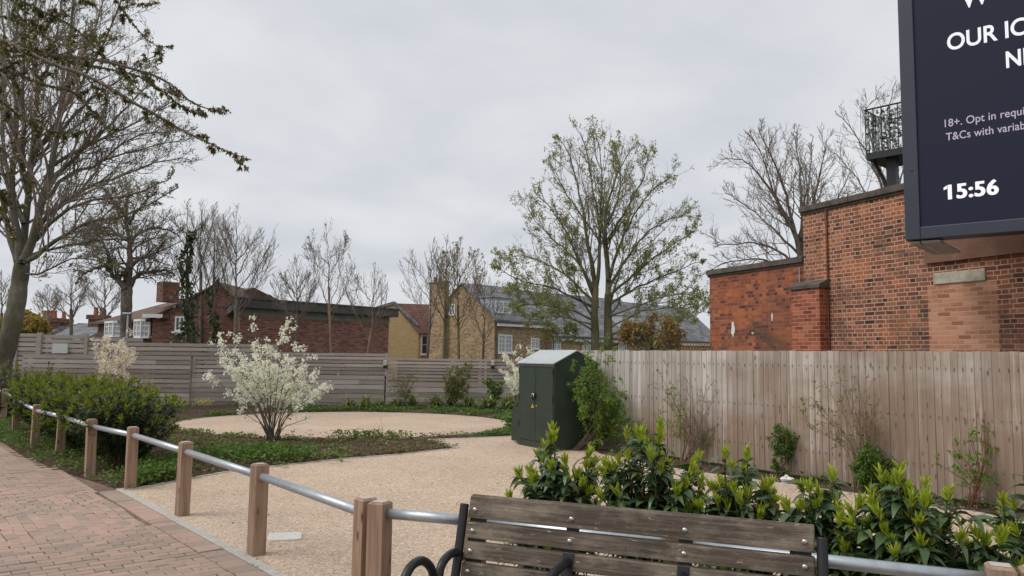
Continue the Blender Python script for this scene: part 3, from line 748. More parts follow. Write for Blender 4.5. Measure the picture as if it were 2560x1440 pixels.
# ------------------------------------------------------------------ bench
def bench():
    ZT = 0.88
    bl = G(1176, 1240, ZT); br = G(2036, 1318, ZT)
    ux = nrm(br - bl); ang = math.atan2(ux[1], ux[0]); L = np.linalg.norm(br - bl)
    t = thing('park_bench', 'weathered timber slat bench with black iron frame and armrests, back slats bolted', 'bench', (bl[0], bl[1], 0), ang)
    # local: x along the bench, y away from the sitter (towards the fence), back leans towards +y at its top
    fr = Frame((bl[0], bl[1]), ang)
    lean = 0.27                                     # dy per dz
    def by(z): return -(ZT - z) * lean
    def slat(z0, z1, name='back_slat'):
        mb = MB(); th = 0.034
        nx = np.array([0, -1, -lean]) / math.hypot(1, lean)      # normal towards the sitter
        b0 = np.array([0, by(z0), z0]); b1 = np.array([0, by(z1), z1])
        n = 2
        xs = np.linspace(0, L, n)
        for a, b in zip(xs[:-1], xs[1:]):
            A_ = np.array([a, 0, 0]); B_ = np.array([b, 0, 0])
            mb.hexa([A_ + b0 + nx * 0, B_ + b0, B_ + b0 - nx * th, A_ + b0 - nx * th, A_ + b1, B_ + b1, B_ + b1 - nx * th, A_ + b1 - nx * th])
        o = mb.build(name, M['bench_wood'], t, bevel=0.007, seg=3)
        for x in XS:
            zc_ = (z0 + z1) / 2 - (0.012 if z1 > 0.85 else 0)
            MB().dome(np.array([x, by(zc_), zc_]) + nx * 0.001, 0.0155, 0.01, nx, 14, 4).build('bolt', M['bolt'], o, smooth=True)
    XS = [0.04, L * 0.335, L * 0.665, L - 0.045]
    z = ZT
    for k in range(5):
        h = 0.118 if k == 0 else 0.082
        slat(z - h, z); z -= h + 0.023
    # seat slats
    for k in range(5):
        y1 = by(0.43) - 0.03 - k * 0.095
        MB().box(0, L, y1 - 0.08, y1, 0.425 - 0.004 * k, 0.46 - 0.004 * k).build('seat_slat', M['bench_wood'], t, bevel=0.006)
    # back straps
    for i, x in enumerate(XS):
        st = MB(); w = 0.027
        y_ = 0.037
        x0, x1 = (x - 0.04, x + 0.06) if i == 0 else ((x - 0.07, x + 0.03) if i == 3 else (x - 0.035, x + 0.035))
        st.hexa([(x0, by(0.38) + y_, 0.38), (x1, by(0.38) + y_, 0.38), (x1, by(0.38) + y_ + 0.012, 0.38), (x0, by(0.38) + y_ + 0.012, 0.38),
                 (x0, by(0.84) + y_, 0.84), (x1, by(0.84) + y_, 0.84), (x1, by(0.84) + y_ + 0.012, 0.84), (x0, by(0.84) + y_ + 0.012, 0.84)])
        st.build('back_strap', M['iron'], t)
    # end frames and legs
    def curve(pts, n=40):
        p = np.array(pts, float); k = len(p); out = []
        for u in np.linspace(0, k - 1.0001, n):
            i = int(u); f = u - i; p0, p1, p2, p3 = p[max(i - 1, 0)], p[i], p[i + 1], p[min(i + 2, k - 1)]
            out.append(0.5 * ((2 * p1) + (-p0 + p2) * f + (2 * p0 - 5 * p1 + 4 * p2 - p3) * f * f + (-p0 + 3 * p1 - 3 * p2 + p3) * f ** 3))
        return np.array(out)
    for i, x in enumerate((-0.032, L + 0.034)):
        up = [(x, by(zz) + 0.005, zz) for zz in (0.0, 0.2, 0.4, 0.6, 0.75, 0.836)]
        up[0] = (x, by(0.2) + 0.16, 0.0); up[1] = (x, by(0.2) + 0.04, 0.24)
        pts = curve(up, 26)
        o = MB().tubes(pts, np.full(26, 0.026), 12, caps=True).build('end_frame', M['iron'], t, smooth=True, bevel=0.004)
        fl = curve([(x, by(0.43), 0.44), (x, by(0.43) - 0.25, 0.42), (x, by(0.43) - 0.46, 0.4), (x, by(0.43) - 0.5, 0.2), (x, by(0.43) - 0.52, 0.0)], 26)
        MB().tubes(fl, np.full(26, 0.024), 12, caps=True).build('front_leg', M['iron'], t, smooth=True)
    # scrolled armrest at each end, measured on the left end plane
    ends = []
    ap = [(1156, 1392), (1138, 1381), (1118, 1392), (1103, 1415), (1096, 1446), (1088, 1452), (1076, 1418), (1056, 1402), (1034, 1410), (1018, 1432), (1010, 1460)]
    fe = Frame(fr.w(-0.032, 0)[:2], ang + math.pi / 2)     # plane of the bench end; its x axis runs along bench local y
    prof = []
    for p in ap:
        q = fe.hit(*p); prof.append((q[0], q[2]))
    prof.append((prof[-1][0] - 0.0, prof[-1][1] - 0.12))
    for x in (-0.032, L + 0.034):
        c = curve([(x, a, b) for a, b in prof], 70)
        MB().tubes(c, np.full(70, 0.0235), 12, caps=True).build('armrest', M['iron'], t, smooth=True)
    for x in XS[1:3]:
        zz = 0.60
        a0 = np.array([x, by(zz) - 0.005, zz])
        pl = MB(); pl.hexa([(x - 0.03, by(0.52) - 0.008, 0.52), (x + 0.03, by(0.52) - 0.008, 0.52), (x + 0.03, by(0.52) - 0.001, 0.52), (x - 0.03, by(0.52) - 0.001, 0.52),
                            (x - 0.03, by(0.645) - 0.008, 0.645), (x + 0.03, by(0.645) - 0.008, 0.645), (x + 0.03, by(0.645) - 0.001, 0.645), (x - 0.03, by(0.645) - 0.001, 0.645)])
        po = pl.build('armrest_plate', M['iron'], t, bevel=0.003)
        c = curve([a0, a0 + [0, -0.14, 0.0], a0 + [0, -0.3, -0.02], a0 + [0, -0.43, -0.07], a0 + [0, -0.47, -0.18]], 40)
        MB().tubes(c, np.full(40, 0.0235), 12, caps=True).build('armrest', M['iron'], t, smooth=True)
bench()

# ------------------------------------------------------------------ small ground things
q = G(712, 1343)
acc = MB(); pr = []
cov = Frame((q[0], q[1]), KA)
for sx, sy in ((1, 1), (-1, 1), (-1, -1), (1, -1)):
    for a in np.linspace(0, math.pi / 2, 6):
        b = a + {(1, 1): 0, (-1, 1): math.pi / 2, (-1, -1): math.pi, (1, -1): 3 * math.pi / 2}[(sx, sy)]
        pr.append((sx * 0.10 + 0.05 * math.cos(b), sy * 0.10 + 0.05 * math.sin(b)))
acc.prism(pr, 'z', 0.0, 0.012)
M['pale'] = paint_mat('pale cast cover', (0.66, 0.62, 0.56), 0.8, var=0.12, sc=30)
o = acc.build('drain_cover', M['pale'], loc=(q[0], q[1], 0.0)); o.rotation_euler = (0, 0, 0.25)
tag(o, 'pale rounded square drain cover set in the resin path', 'drain cover')
q = G(1966, 1206)
rk = bpy.data.meshes.new('rock')
import bmesh
bm = bmesh.new(); bmesh.ops.create_icosphere(bm, subdivisions=3, radius=0.1)
for v in bm.verts:
    n_ = 0.75 + 0.25 * math.sin(v.co.x * 37 + 1) * math.sin(v.co.y * 31) + 0.12 * math.sin(v.co.z * 60)
    v.co = Vector((v.co.x * 1.05 * n_, v.co.y * n_, max(v.co.z * 0.9 * n_, -0.03)))
bm.to_mesh(rk); bm.free(); rk.materials.append(M['chalk'])
o = bpy.data.objects.new('rock', rk); COL.objects.link(o); o.location = (q[0], q[1], 0.03)
tag(o, 'white rock lying on the soil at the foot of the timber fence', 'rock')
# ------------------------------------------------------------------ green cabinet
def cabinet():
    p_r = G(1385, 1128); p_l = G(1296, 1110.5); d = nrm(p_r - p_l); W_ = np.linalg.norm(p_r - p_l)
    ang = math.atan2(d[1], d[0]); fr = Frame((p_l[0], p_l[1]), ang)
    t = thing('utility_cabinet', 'dark green metal utility cabinet with a pale pitched roof beside the fence', 'cabinet', (p_l[0], p_l[1], 0), ang)
    D_ = 0.98
    ez = fr.hit(1340, 909)[2]; 
    fs = Frame(fr.w(W_, 0)[:2], ang + math.pi / 2)
    rz = fs.hit(1446, 878)[2]
    b = MB(); b.prism([(0, 0.0), (D_, 0.0), (D_, ez), (D_ / 2, rz - 0.015), (0, ez)], 'x', 0, W_)
    body = b.build('body', M['cab'], t, bevel=0.006)
    r = MB(); o_ = 0.035; th = 0.018; sl = (rz - ez) / (D_ / 2)
    for sgn in (0, 1):
        ya, yb = (-o_, D_ / 2) if sgn == 0 else (D_ + o_, D_ / 2)
        za = ez - o_ * sl + 0.014; zb = rz + 0.004
        c = [(-0.02, ya, za), (W_ + 0.02, ya, za), (W_ + 0.02, yb, zb), (-0.02, yb, zb)]
        if sgn: c = c[::-1]
        r.hexa(c + [(x, y, z + th) for x, y, z in c])
    r.build('roof', M['cab_roof'], t)
    MB().box(-0.01, W_ + 0.01, -0.016, 0.0, ez - 0.05, ez - 0.005).build('eaves_trim', M['fascia'], t)
    for (x0, x1) in ((0.03, W_ * 0.5 - 0.004), (W_ * 0.5 + 0.004, W_ - 0.03)):
        dr = MB().box(x0, x1, -0.014, 0.0, 0.13, ez - 0.09).build('door', M['cab'], t, bevel=0.004)
        hx = x0 + 0.03 if x0 < 0.1 else x1 - 0.03
        for z in (0.35, 0.85, 1.35):
            MB().tubes([(x0 if x0 < .1 else x1, -0.018, z), (x0 if x0 < .1 else x1, -0.018, z + 0.1)], [0.008, 0.008], 8, caps=True).build('hinge', M['iron'], dr)
    MB().box(-0.005, W_ + 0.005, -0.022, D_ + 0.005, 0.0, 0.1).build('plinth', M['cab'], t, bevel=0.005)
    lk = MB(); hz = fr.hit(1338, 990)
    lk.box(hz[0] - 0.05, hz[0] + 0.05, -0.045, -0.014, hz[2] - 0.02, hz[2] + 0.05)
    ho = lk.build('lock', M['iron'], t, bevel=0.012)
    c = [(hz[0] + 0.035 * math.cos(a), -0.055, hz[2] + 0.0 + 0.045 * math.sin(a)) for a in np.linspace(-0.4, math.pi + 0.4, 14)]
    MB().tubes(c, [0.012] * 14, 8, caps=True).build('shackle', M['galv'], ho, smooth=True)
    MB().box(hz[0] - 0.04, hz[0] + 0.04, -0.07, -0.045, hz[2] - 0.07, hz[2] - 0.005).build('padlock', M['iron'], ho, bevel=0.01)
    for px, s in ((1333, 0.042), (1342.5, 0.018)):
        q = fr.hit(px, 1014)
        tri = MB().prism([(q[0] - s, q[2] - s * 0.9), (q[0] + s, q[2] - s * 0.9), (q[0], q[2] + s)], 'y', -0.018, -0.0145)
        so = tri.build('warning_sign', M['yellow'], t)
        MB().prism([(q[0] - s * .12, q[2] - s * 0.6), (q[0] + s * 0.2, q[2] - s * 0.05), (q[0] + s * .02, q[2] - s * 0.02), (q[0] + s * .1, q[2] + s * 0.5), (q[0] - s * 0.2, q[2] - s * 0.2), (q[0] - s * .02, q[2] - s * 0.22)], 'y', -0.0195, -0.0182).build('bolt_symbol', M['iron'], so)
    # lower side unit at the far end
    zt = fr.hit(1288, 1020)[2]
    s = MB(); s.prism([(-0.42, 0.03), (0.0, 0.03), (0.0, zt + 0.06), (-0.32, zt), (-0.42, zt - 0.06)], 'y', 0.1, D_ - 0.1)
    s.build('side_unit', M['cab'], t, bevel=0.006)
cabinet()

# ------------------------------------------------------------------ brick wall
WA = math.atan2(-0.914, 0.405)
_wx = P(2440, 880, 12.0); _fr = Frame(_wx[:2], WA); _h = _fr.hit(1773, 780)
W0 = _fr.w(_h[0], 0); WF = Frame(W0[:2], WA)
def brickwall():
    t = thing('brick_wall', 'tall old red brick wall with a stepped sooty coping behind the timber fence', 'wall', (W0[0], W0[1], 0), WA)
    xs = WF.hit(2008, 600)[0]; xe = xs + 14
    zl = WF.hit(1773, 690)[2]; zr = WF.hit(2000, 655)[2]; zl = (zl + zr) / 2
    zh = WF.hit(2030, 527)[2]
    MB().box(0, xs, 0.02, 0.6, 0, zl).build('low_wall', M['wall_old'], t)
    MB().box(xs, xe, 0.0, 0.75, 0, zh).build('high_wall', M['wall'], t)
    def cope(x0, x1, y0, y1, z):
        mb = MB(); x = x0
        while x < x1:
            e = min(x + 0.62, x1); mb.box(x, e - 0.006, y0, y1, z, z + 0.12 + random.uniform(-.004, .004)); mb.box(x, e - 0.006, y0 + 0.04, y1, z - 0.05, z - 0.002); x = e
        return mb.build('coping', M['coping'], t, bevel=0.012)
    cope(-0.05, xs - 0.003, -0.05, 0.68, zl); cope(xs - 0.05, xe, -0.07, 0.8, zh)
    pf = Frame(WF.w(0, -0.24)[:2], WA)
    pa_, pb_ = pf.hit(1979, 790), pf.hit(2046, 790); pz = pf.hit(2012, 722)[2]
    pb2 = pa_[0] + 0.72
    pr_ = MB().box(pa_[0], pb2, -0.24, -0.002, 0, pz).build('pier', M['pier'], t)
    MB().prism([(-0.28, pz), (-0.002, pz), (-0.002, pz + 0.17), (-0.05, pz + 0.17), (-0.28, pz + 0.06)], 'x', pa_[0] - 0.04, pb2 + 0.04).build('pier_cap', M['coping'], pr_)
    a, b = WF.hit(2336, 712), WF.hit(2465, 672)
    MB().box(a[0], b[0], -0.03, -0.001, WF.hit(2336, 712)[2], WF.hit(2336, 684)[2]).build('stone_tablet', M['stone'], t, bevel=0.008)
    ia, ib = WF.hit(2322, 800)[0], WF.hit(2497, 800)[0]
    MB().box(ia, ib, -0.006, -0.001, 0.2, WF.hit(2336, 713)[2]).build('infill_panel', M['infill'], t)
    xp = WF.hit(2072, 700)[0]; pz0 = zh - 0.05
    MB().tubes([(xp, -0.03, 0.1), (xp, -0.03, pz0 - 0.3), (xp, -0.035, pz0)], [0.018] * 3, 8).build('conduit', M['pipe'], t, smooth=True)
    MB().tubes([(xs - 0.1, -0.02, 0.1), (xs - 0.1, -0.02, zl - 0.1)], [0.012] * 2, 6).build('cable', M['galv'], t, smooth=True)
    sp = MB(); c = WF.hit(1831, 822)
    for (px, py, w, h) in ((1831, 822, 0.055, 0.17), (1929, 793, 0.02, 0.09), (1880, 833, 0.03, 0.02)):
        c = WF.hit(px, py); a_ = np.linspace(0, 2 * math.pi, 20, endpoint=False)
        sp.prism([(c[0] + w * math.cos(x) * (1 + 0.25 * math.sin(3 * x + px)), c[2] + h * math.sin(x) * (1 + 0.2 * math.sin(5 * x + px))) for x in a_], 'y', 0.012, 0.0195)
    sp.build('paint_splash', M['chalk'], t)
    pt = WF.hit(2315, 650); pr2 = WF.hit(2600, 650)
    MB().box(WF.hit(2318, 640)[0], pr2[0] + 3, -0.07, -0.002, WF.hit(2440, 646)[2], WF.hit(2440, 646)[2] + 0.75).build('rendered_band', M['rust'], t)
    return zh, xs
ZH, XSTEP = brickwall()

# ------------------------------------------------------------------ advertising screen
def advert():
    SA = math.radians(-49.9 + 0) ; ang = -(math.pi / 2 - math.radians(49.9))
    o3 = P(2263, 601, 10.9)
    fr = Frame(o3[:2], ang); z0 = o3[2]; W_, H_ = 3.3, 4.3
    t = thing('digital_advert_screen', 'large dark advertising screen with white lettering and a clock, fixed to the brick wall', 'advertising screen', (o3[0], o3[1], 0), ang)
    fw = fr.hit(2300, 560)[0]; fb = fr.hit(2303, 567)[2] - z0
    f = MB()
    f.box(0, fw, 0, 0.32, z0, z0 + H_); f.box(fw, W_ - fw, 0, 0.32, z0, z0 + fb); f.box(fw, W_ - fw, 0, 0.32, z0 + H_ - fb, z0 + H_); f.box(W_ - fw, W_, 0, 0.32, z0, z0 + H_)
    f.build('frame', M['navy'], t, bevel=0.012)
    MB().box(0.03, W_ - 0.03, 0.321, 0.36, z0 + 0.03, z0 + H_ - 0.03).build('back_panel', M['navy'], t)
    sc = MB().box(fw + 0.002, W_ - fw - 0.002, 0.03, 0.3, z0 + fb + 0.002, z0 + H_ - fb - 0.002).build('display', M['screen'], t)
    q = fr.hit(2279, 427); MB().dome((q[0], 0, q[2]), 0.016, 0.008, (0, -1, 0)).build('screw', M['iron'], t)
    for px, py, l in ((2268, 619, 0.25), (2292, 626, 0.22), (2312, 631, 0.2)):
        qx = 0.05 + (px - 2268) * 0.006
        MB().hexa([(qx, 0.1, z0 - 0.05), (qx + 0.12, 0.1, z0 - 0.05), (qx + 0.12, 1.5, z0 - 0.05), (qx, 1.5, z0 - 0.05), (qx, 0.05, z0 - 0.02), (qx + 0.12, 0.05, z0 - 0.02), (qx + 0.12, 1.5, z0 - 0.02), (qx, 1.5, z0 - 0.02)]).build('bracket', M['cab_roof'], t)
    def text(s, px, py, cap_px, mat, bold=0.0, stretch=1.0, name='lettering', xs=0.8):
        a = fr.hit(px, py, 0.03); b = fr.hit(px, py - cap_px, 0.03)
        cu = bpy.data.curves.new(name, 'FONT'); cu.body = s; cu.size = (b[2] - a[2]) / 0.70; cu.offset = bold * cu.size; cu.extrude = 0.0
        cu.space_character = stretch
        tmp = bpy.data.objects.new('tmp', cu); COL.objects.link(tmp)
        dg = bpy.context.evaluated_depsgraph_get(); me = bpy.data.meshes.new_from_object(tmp.evaluated_get(dg)); me.name = name
        bpy.data.objects.remove(tmp)
        me.materials.clear(); me.materials.append(mat)
        co = np.zeros(len(me.vertices) * 3, np.float32); me.vertices.foreach_get('co', co); co = co.reshape(-1, 3)
        n = np.stack([a[0] + co[:, 0] * xs, np.full(len(co), 0.026), a[2] + co[:, 1]], 1)
        me.vertices.foreach_set('co', n.astype(np.float32).ravel()); me.update()
        o = bpy.data.objects.new(name, me); COL.objects.link(o); o.parent = sc
        return o
    text('W', 2404, 22, 50, M['led_white'], 0.018)
    text('OUR IC', 2367, 127, 40, M['led_white'], 0.018, 1.0, xs=0.86)
    text('NE', 2513, 170, 40, M['led_white'], 0.022, 1.0)
    text('18+. Opt in requi', 2357, 319, 19, M['led_dim'], 0.006, 1.02, xs=0.86)
    text('T&Cs with variab', 2365, 352, 19, M['led_dim'], 0.006, 1.02, xs=0.84)
    a = fr.hit(2368, 499, 0.026); b = fr.hit(2368, 464, 0.026); h_ = b[2] - a[2]
    MB().add([(a[0] - 0.2 * h_, 0.0262, a[2] + 0.7 * h_), (a[0] + 0.02 * h_, 0.0262, a[2] + 0.78 * h_), (a[0] + 0.02 * h_, 0.0262, a[2] + h_), (a[0] - 0.06 * h_, 0.0262, a[2] + 0.97 * h_), (a[0] - 0.2 * h_, 0.0262, a[2] + 0.88 * h_)], [[0, 1, 2, 3, 4]]).build('lettering', M['led_clock'], sc)
    text('15:56', 2360, 499, 35, M['led_clock'], 0.02, 1.06, xs=0.98); text('15:56', 2362.5, 498.5, 35, M['led_clock'], 0.02, 1.06, xs=0.98)
advert()

# ------------------------------------------------------------------ platform above the wall
def platform():
    c = P(2166, 400, 14.6); ang = -(math.pi / 2 - math.radians(43))
    fr = Frame(c[:2], ang)
    t = thing('lookout_platform', 'small black steel platform with railing and camouflage netting above the brick wall', 'platform', (c[0], c[1], 0), ang)
    zb = c[2]; zt = fr.hit(2166, 275)[2]; L = 2.4; D_ = 0.95
    MB().box(0, L, 0, D_, zb, zb + 0.13).build('deck', M['blackgreen'], t)
    r = MB()
    for (a, b) in (((0, 0), (L, 0)), ((0, 0), (0, D_)), ((0, D_), (L, D_))):
        r.tubes([(a[0], a[1], zt), ((a[0] + b[0]) / 2, (a[1] + b[1]) / 2, zt), (b[0], b[1], zt)], [0.017] * 3, 6)
    ro = r.build('handrail', M['blackgreen'], t)
    for k in range(17):
        x = k * 0.15
        MB().box(x - 0.008, x + 0.008, -0.008, 0.008, zb + 0.13, zt).build('baluster', M['blackgreen'], t)
    for k in range(1, 6):
        y = k * D_ / 6
        MB().box(-0.008, 0.008, y - 0.008, y + 0.008, zb + 0.13, zt).build('baluster', M['blackgreen'], t)
    n = 1900
    p = np.stack([RNG.random(n) * L, 0.03 + 0.05 * RNG.random(n), zb + 0.14 + RNG.random(n) ** 0.9 * (zt - zb - 0.2)], 1)
    p = p[(blot(p[:, [0, 2]], 6.0) + RNG.random(n) * 0.6) > 0.35]
    mb = MB(); mb.leaves(p, rnd_dir(len(p)), rnd_dir(len(p)), 0.05 + RNG.random(len(p)) * 0.06, 0.05, 0, 0.1)
    mb.build('netting', M['net_w'], t)
    cx = fr.hit(2217, 430)[0]
    MB().box(cx - 0.085, cx + 0.085, 0.2, 0.37, 0.0, zb).build('column', M['blackgreen'], t)
    MB().tubes([(0.04, 0.28, zb - 0.01), (cx - 0.06, 0.28, zb - 0.62)], [0.035, 0.035], 6).build('brace', M['blackgreen'], t)
platform()

# ------------------------------------------------------------------ buildings
def window(t, fr, x0, x1, z0, z1, nx=2, nz=3, y=0.0, sill=True, glass='curtain', fw=0.075, bar=0.032):
    """white casement: frame with glazing bars, pane and sill; the local wall plane is y"""
    mb = MB(); d0, d1 = y - 0.05, y + 0.05
    mb.box(x0, x1, d0, d1, z0, z0 + fw); mb.box(x0, x1, d0, d1, z1 - fw, z1)
    mb.box(x0, x0 + fw, d0, d1, z0 + fw, z1 - fw); mb.box(x1 - fw, x1, d0, d1, z0 + fw, z1 - fw)
    for i in range(1, nx):
        x = x0 + (x1 - x0) * i / nx; mb.box(x - fw * 0.6, x + fw * 0.6, d0 + 0.003, d1 - 0.003, z0 + fw, z1 - fw)
    for i in range(1, nz):
        z = z0 + (z1 - z0) * i / nz; mb.box(x0 + fw, x1 - fw, d0 + 0.008, d1 - 0.008, z - bar / 2, z + bar / 2)
    for i in range(nx):
        x = x0 + (x1 - x0) * (i + 0.5) / nx; mb.box(x - bar / 2, x + bar / 2, d0 + 0.011, d1 - 0.011, z0 + fw, z1 - fw)
    w = mb.build('window', M['white'], t)
    MB().box(x0 + 0.01, x1 - 0.01, y - 0.004, y + 0.03, z0 + 0.01, z1 - 0.01).build('pane', M[glass], w)
    if sill: MB().box(x0 - 0.06, x1 + 0.06, y - 0.1, y + 0.02, z0 - 0.07, z0 - 0.004).build('sill', M['white'], w)

# flat-roofed block
def flat_block():
    a = P(600, 800, 31.5); b = P(972, 800, 38.0); d = nrm((b - a) * [1, 1, 0]); ang = math.atan2(d[1], d[0]); fr = Frame(a[:2], ang)
    L = fr.hit(972, 820)[0]
    t = thing('flat_roofed_building', 'long dark red brick building with a flat roof and dark fascia', 'building', (a[0], a[1], 0), ang)
    zt = fr.hit(800, 762)[2]; zf = fr.hit(800, 783)[2]; zb = fr.hit(800, 796)[2]
    sd = nrm((P(586, 800, 40) - P(606, 800, 32)) * [1, 1, 0]); sx, sy = np.dot(sd, fr.X), np.dot(sd, fr.Y)
    def foot(o):
        return [(-o, -o), (L + o, -o), (L + o, 9 + o), (sx / sy * 9 - o, 9 + o)]
    MB().prism(foot(0.0), 'z', 0, zf).build('wall', M['b_flat'], t)
    MB().prism(foot(0.02), 'z', zb - 0.06, zf + 0.02).build('concrete_band', M['fascia2'], t)
    r = MB().prism(foot(0.33), 'z', zf + 0.025, zt).build('roof', M['fascia'], t, bevel=0.02)
    MB().prism(foot(0.38), 'z', zt + 0.002, zt + 0.06).build('roof_edge', M['fascia'], r)
flat_block()

def brown_house():
    a = P(245, 820, 45); b = P(402, 815, 38.2); d = nrm((b - a) * [1, 1, 0]); ang = math.atan2(d[1], d[0]); fr = Frame(a[:2], ang)
    L = fr.hit(402, 815)[0]
    t = thing('brown_brick_house', 'brown brick house with a hipped tiled roof and white bay windows', 'house', (a[0], a[1], 0), ang)
    ze = fr.hit(330, 797)[2]; D_ = 9.0
    MB().box(0, L, 0, D_, 0, ze).build('wall', M['b_brown'], t)
    zr = ze + 1.75; e = 0.35
    hip = 3.6
    c = [(-e, -e, ze - 0.12), (L + .6, -e, ze - 0.12), (L + .6, D_ + e, ze - 0.12), (-e, D_ + e, ze - 0.12), (hip, D_ / 2, zr), (L + .6, D_ / 2, zr)]
    rf = MB(); rf.add(c, [[0, 1, 5, 4], [2, 3, 4, 5]]); rf.add(c, [[3, 0, 4], [1, 2, 5]]); rf.add(c, [[3, 2, 1, 0]])
    ro = rf.build('roof', M['r_brown'], t)
    MB().box(-e, L, -e - 0.06, -e + 0.04, ze - 0.2, ze - 0.08).build('gutter', M['fascia'], t)
    # wing with a gable on the right
    fg = Frame(fr.w(L, -0.4)[:2], 0.0)
    base = fr.w(L, -0.4)
    w2 = fg.hit(640, 800)[0]; wz = ze - 0.05; pk = fg.hit(548, 713); 
    R = np.array([[math.cos(-ang), -math.sin(-ang)], [math.sin(-ang), math.cos(-ang)]])
    def lw(x, y, z):
        q = R @ (fg.w(x, y)[:2] - np.array(a[:2])); return (q[0], q[1], z)
    prof = [(0, 0), (w2, 0), (w2, wz), (pk[0], pk[2]), (0, wz)]
    g = MB(); v = [lw(x, 0, z) for x, z in prof] + [lw(x, 8, z) for x, z in prof]; n = 5
    g.add(v, [[i, (i + 1) % n, n + (i + 1) % n, n + i] for i in range(n)]); g.add(v[:5], [[0, 1, 2, 3, 4]]); g.add(v[5:], [[4, 3, 2, 1, 0]])
    g.build('gable_wing', M['b_brown'], t)
    r2 = MB()
    for (x0, z0, x1, z1) in ((-0.3, wz - 0.2, pk[0], pk[2] + 0.06), (w2 + 0.3, wz - 0.2, pk[0], pk[2] + 0.06)):
        cc = [lw(x0, -0.12, z0), lw(x1, -0.12, z1), lw(x1, 8.2, z1), lw(x0, 8.2, z0)]
        r2.hexa([(p[0], p[1], p[2]) for p in cc] + [(p[0], p[1], p[2] + 0.1) for p in cc])
    r2.build('gable_roof', M['r_brown'], t)
    bx = fg.hit(396, 783); 
    bb = MB(); cc = [lw(-0.45, -0.18, wz - 0.02), lw(0.55, -0.18, wz - 0.02), lw(0.55, -0.125, wz - 0.02), lw(-0.45, -0.125, wz - 0.02)]
    bb.hexa(cc + [(p[0], p[1], p[2] + 0.18) for p in cc]); bb.build('barge_board', M['white'], t)
    # chimney
    ch = P(420, 730, 42.5); q = R @ (ch[:2] - np.array(a[:2])); z1 = P(420, 706, 42.5)[2]; w = 0.45
    co = MB().box(q[0] - w, q[0] + w, q[1] - w, q[1] + w, ze + 1, z1).build('chimney', M['b_brown'], ro)
    # bays
    for (p0, p1, y0, y1) in ((258, 291, 838, 800), (330, 361, 840, 794)):
        A_ = fr.hit(p0, y0, -0.5); B_ = fr.hit(p1, y1, -0.5); zt_ = ze - 0.22; zb_ = A_[2]
        bo = MB().prism([(A_[0], 0.0), (A_[0], -0.25), (A_[0] + 0.35, -0.55), (B_[0] - 0.3, -0.55), (B_[0], -0.25), (B_[0], 0.0)], 'z', zb_ - 0.12, zb_)
        wo = bo.build('bay_window', M['white'], t)
        fm = MB()
        cs = [(A_[0], -0.25), (A_[0] + 0.35, -0.55), ((A_[0] + B_[0]) / 2, -0.55), (B_[0] - 0.3, -0.55), (B_[0], -0.25)]
        for (x, y) in cs: fm.box(x - 0.045, x + 0.045, y - 0.01, y + 0.07, zb_ + 0.002, zt_)
        fm.build('mullion', M['white'], wo)
        for p_, q_ in zip(cs[:-1], cs[1:]):
            pn = MB(); pn.add([(p_[0], p_[1] + 0.03, zb_), (q_[0], q_[1] + 0.03, zb_), (q_[0], q_[1] + 0.03, zt_), (p_[0], p_[1] + 0.03, zt_)], [[0, 1, 2, 3]]); pn.build('pane', M['curtain'], wo)
            gb = MB()
            for z in (zb_ + (zt_ - zb_) * 0.3, zb_ + (zt_ - zb_) * 0.68):
                gb.tubes([(p_[0], p_[1] + 0.02, z), (q_[0], q_[1] + 0.02, z)], [0.022, 0.022], 4)
            gb.tubes([((p_[0] + q_[0]) / 2, (p_[1] + q_[1]) / 2 + 0.02, zb_), ((p_[0] + q_[0]) / 2, (p_[1] + q_[1]) / 2 + 0.02, zt_)], [0.022, 0.022], 4)
            gb.build('glazing_bar', M['white'], wo)
        hb = MB().prism([(A_[0] - .02, 0.0), (A_[0] - .02, -0.27), (A_[0] + 0.34, -0.58), (B_[0] - 0.29, -0.58), (B_[0] + .02, -0.27), (B_[0] + .02, 0.0)], 'z', zt_ + 0.002, zt_ + 0.12)
        hb.build('bay_roof', M['white'], wo)
    A_, B_ = fr.hit(376, 835), fr.hit(391, 797)
    window(t, fr, A_[0], B_[0], A_[2], B_[2], 2, 3)
    A_, B_ = fg.hit(437, 828), fg.hit(463, 791)
    g0 = lw(A_[0], 0, 0); 
    # gable window is set square to its own wall
    fm = MB()
    x0, x1, z0, z1 = A_[0], B_[0], A_[2], B_[2]
    def bx_(x0, x1, y0, y1, z0, z1):
        cc = [lw(x0, y0, z0), lw(x1, y0, z0), lw(x1, y1, z0), lw(x0, y1, z0)]; fm.hexa(cc + [(p[0], p[1], p[2] + z1 - z0) for p in cc])
    for (a0, a1, b0, b1) in ((x0, x1, z0, z0 + .07), (x0, x1, z1 - .07, z1), (x0, x0 + .07, z0 + .07, z1 - .07), (x1 - .07, x1, z0 + .07, z1 - .07), ((x0 + x1) / 2 - .04, (x0 + x1) / 2 + .04, z0 + .07, z1 - .07)):
        bx_(a0, a1, -0.05, 0.05, b0, b1)
    bx_(x0 - 0.1, x1 + 0.1, -0.15, -0.055, z0 - 0.1, z0 - 0.003)
    wo = fm.build('window', M['white'], t)
    fm = MB(); bx_(x0 + .02, x1 - .02, -0.01, 0.02, z0 + .02, z1 - .02); fm.build('pane', M['glass'], wo)
brown_house()

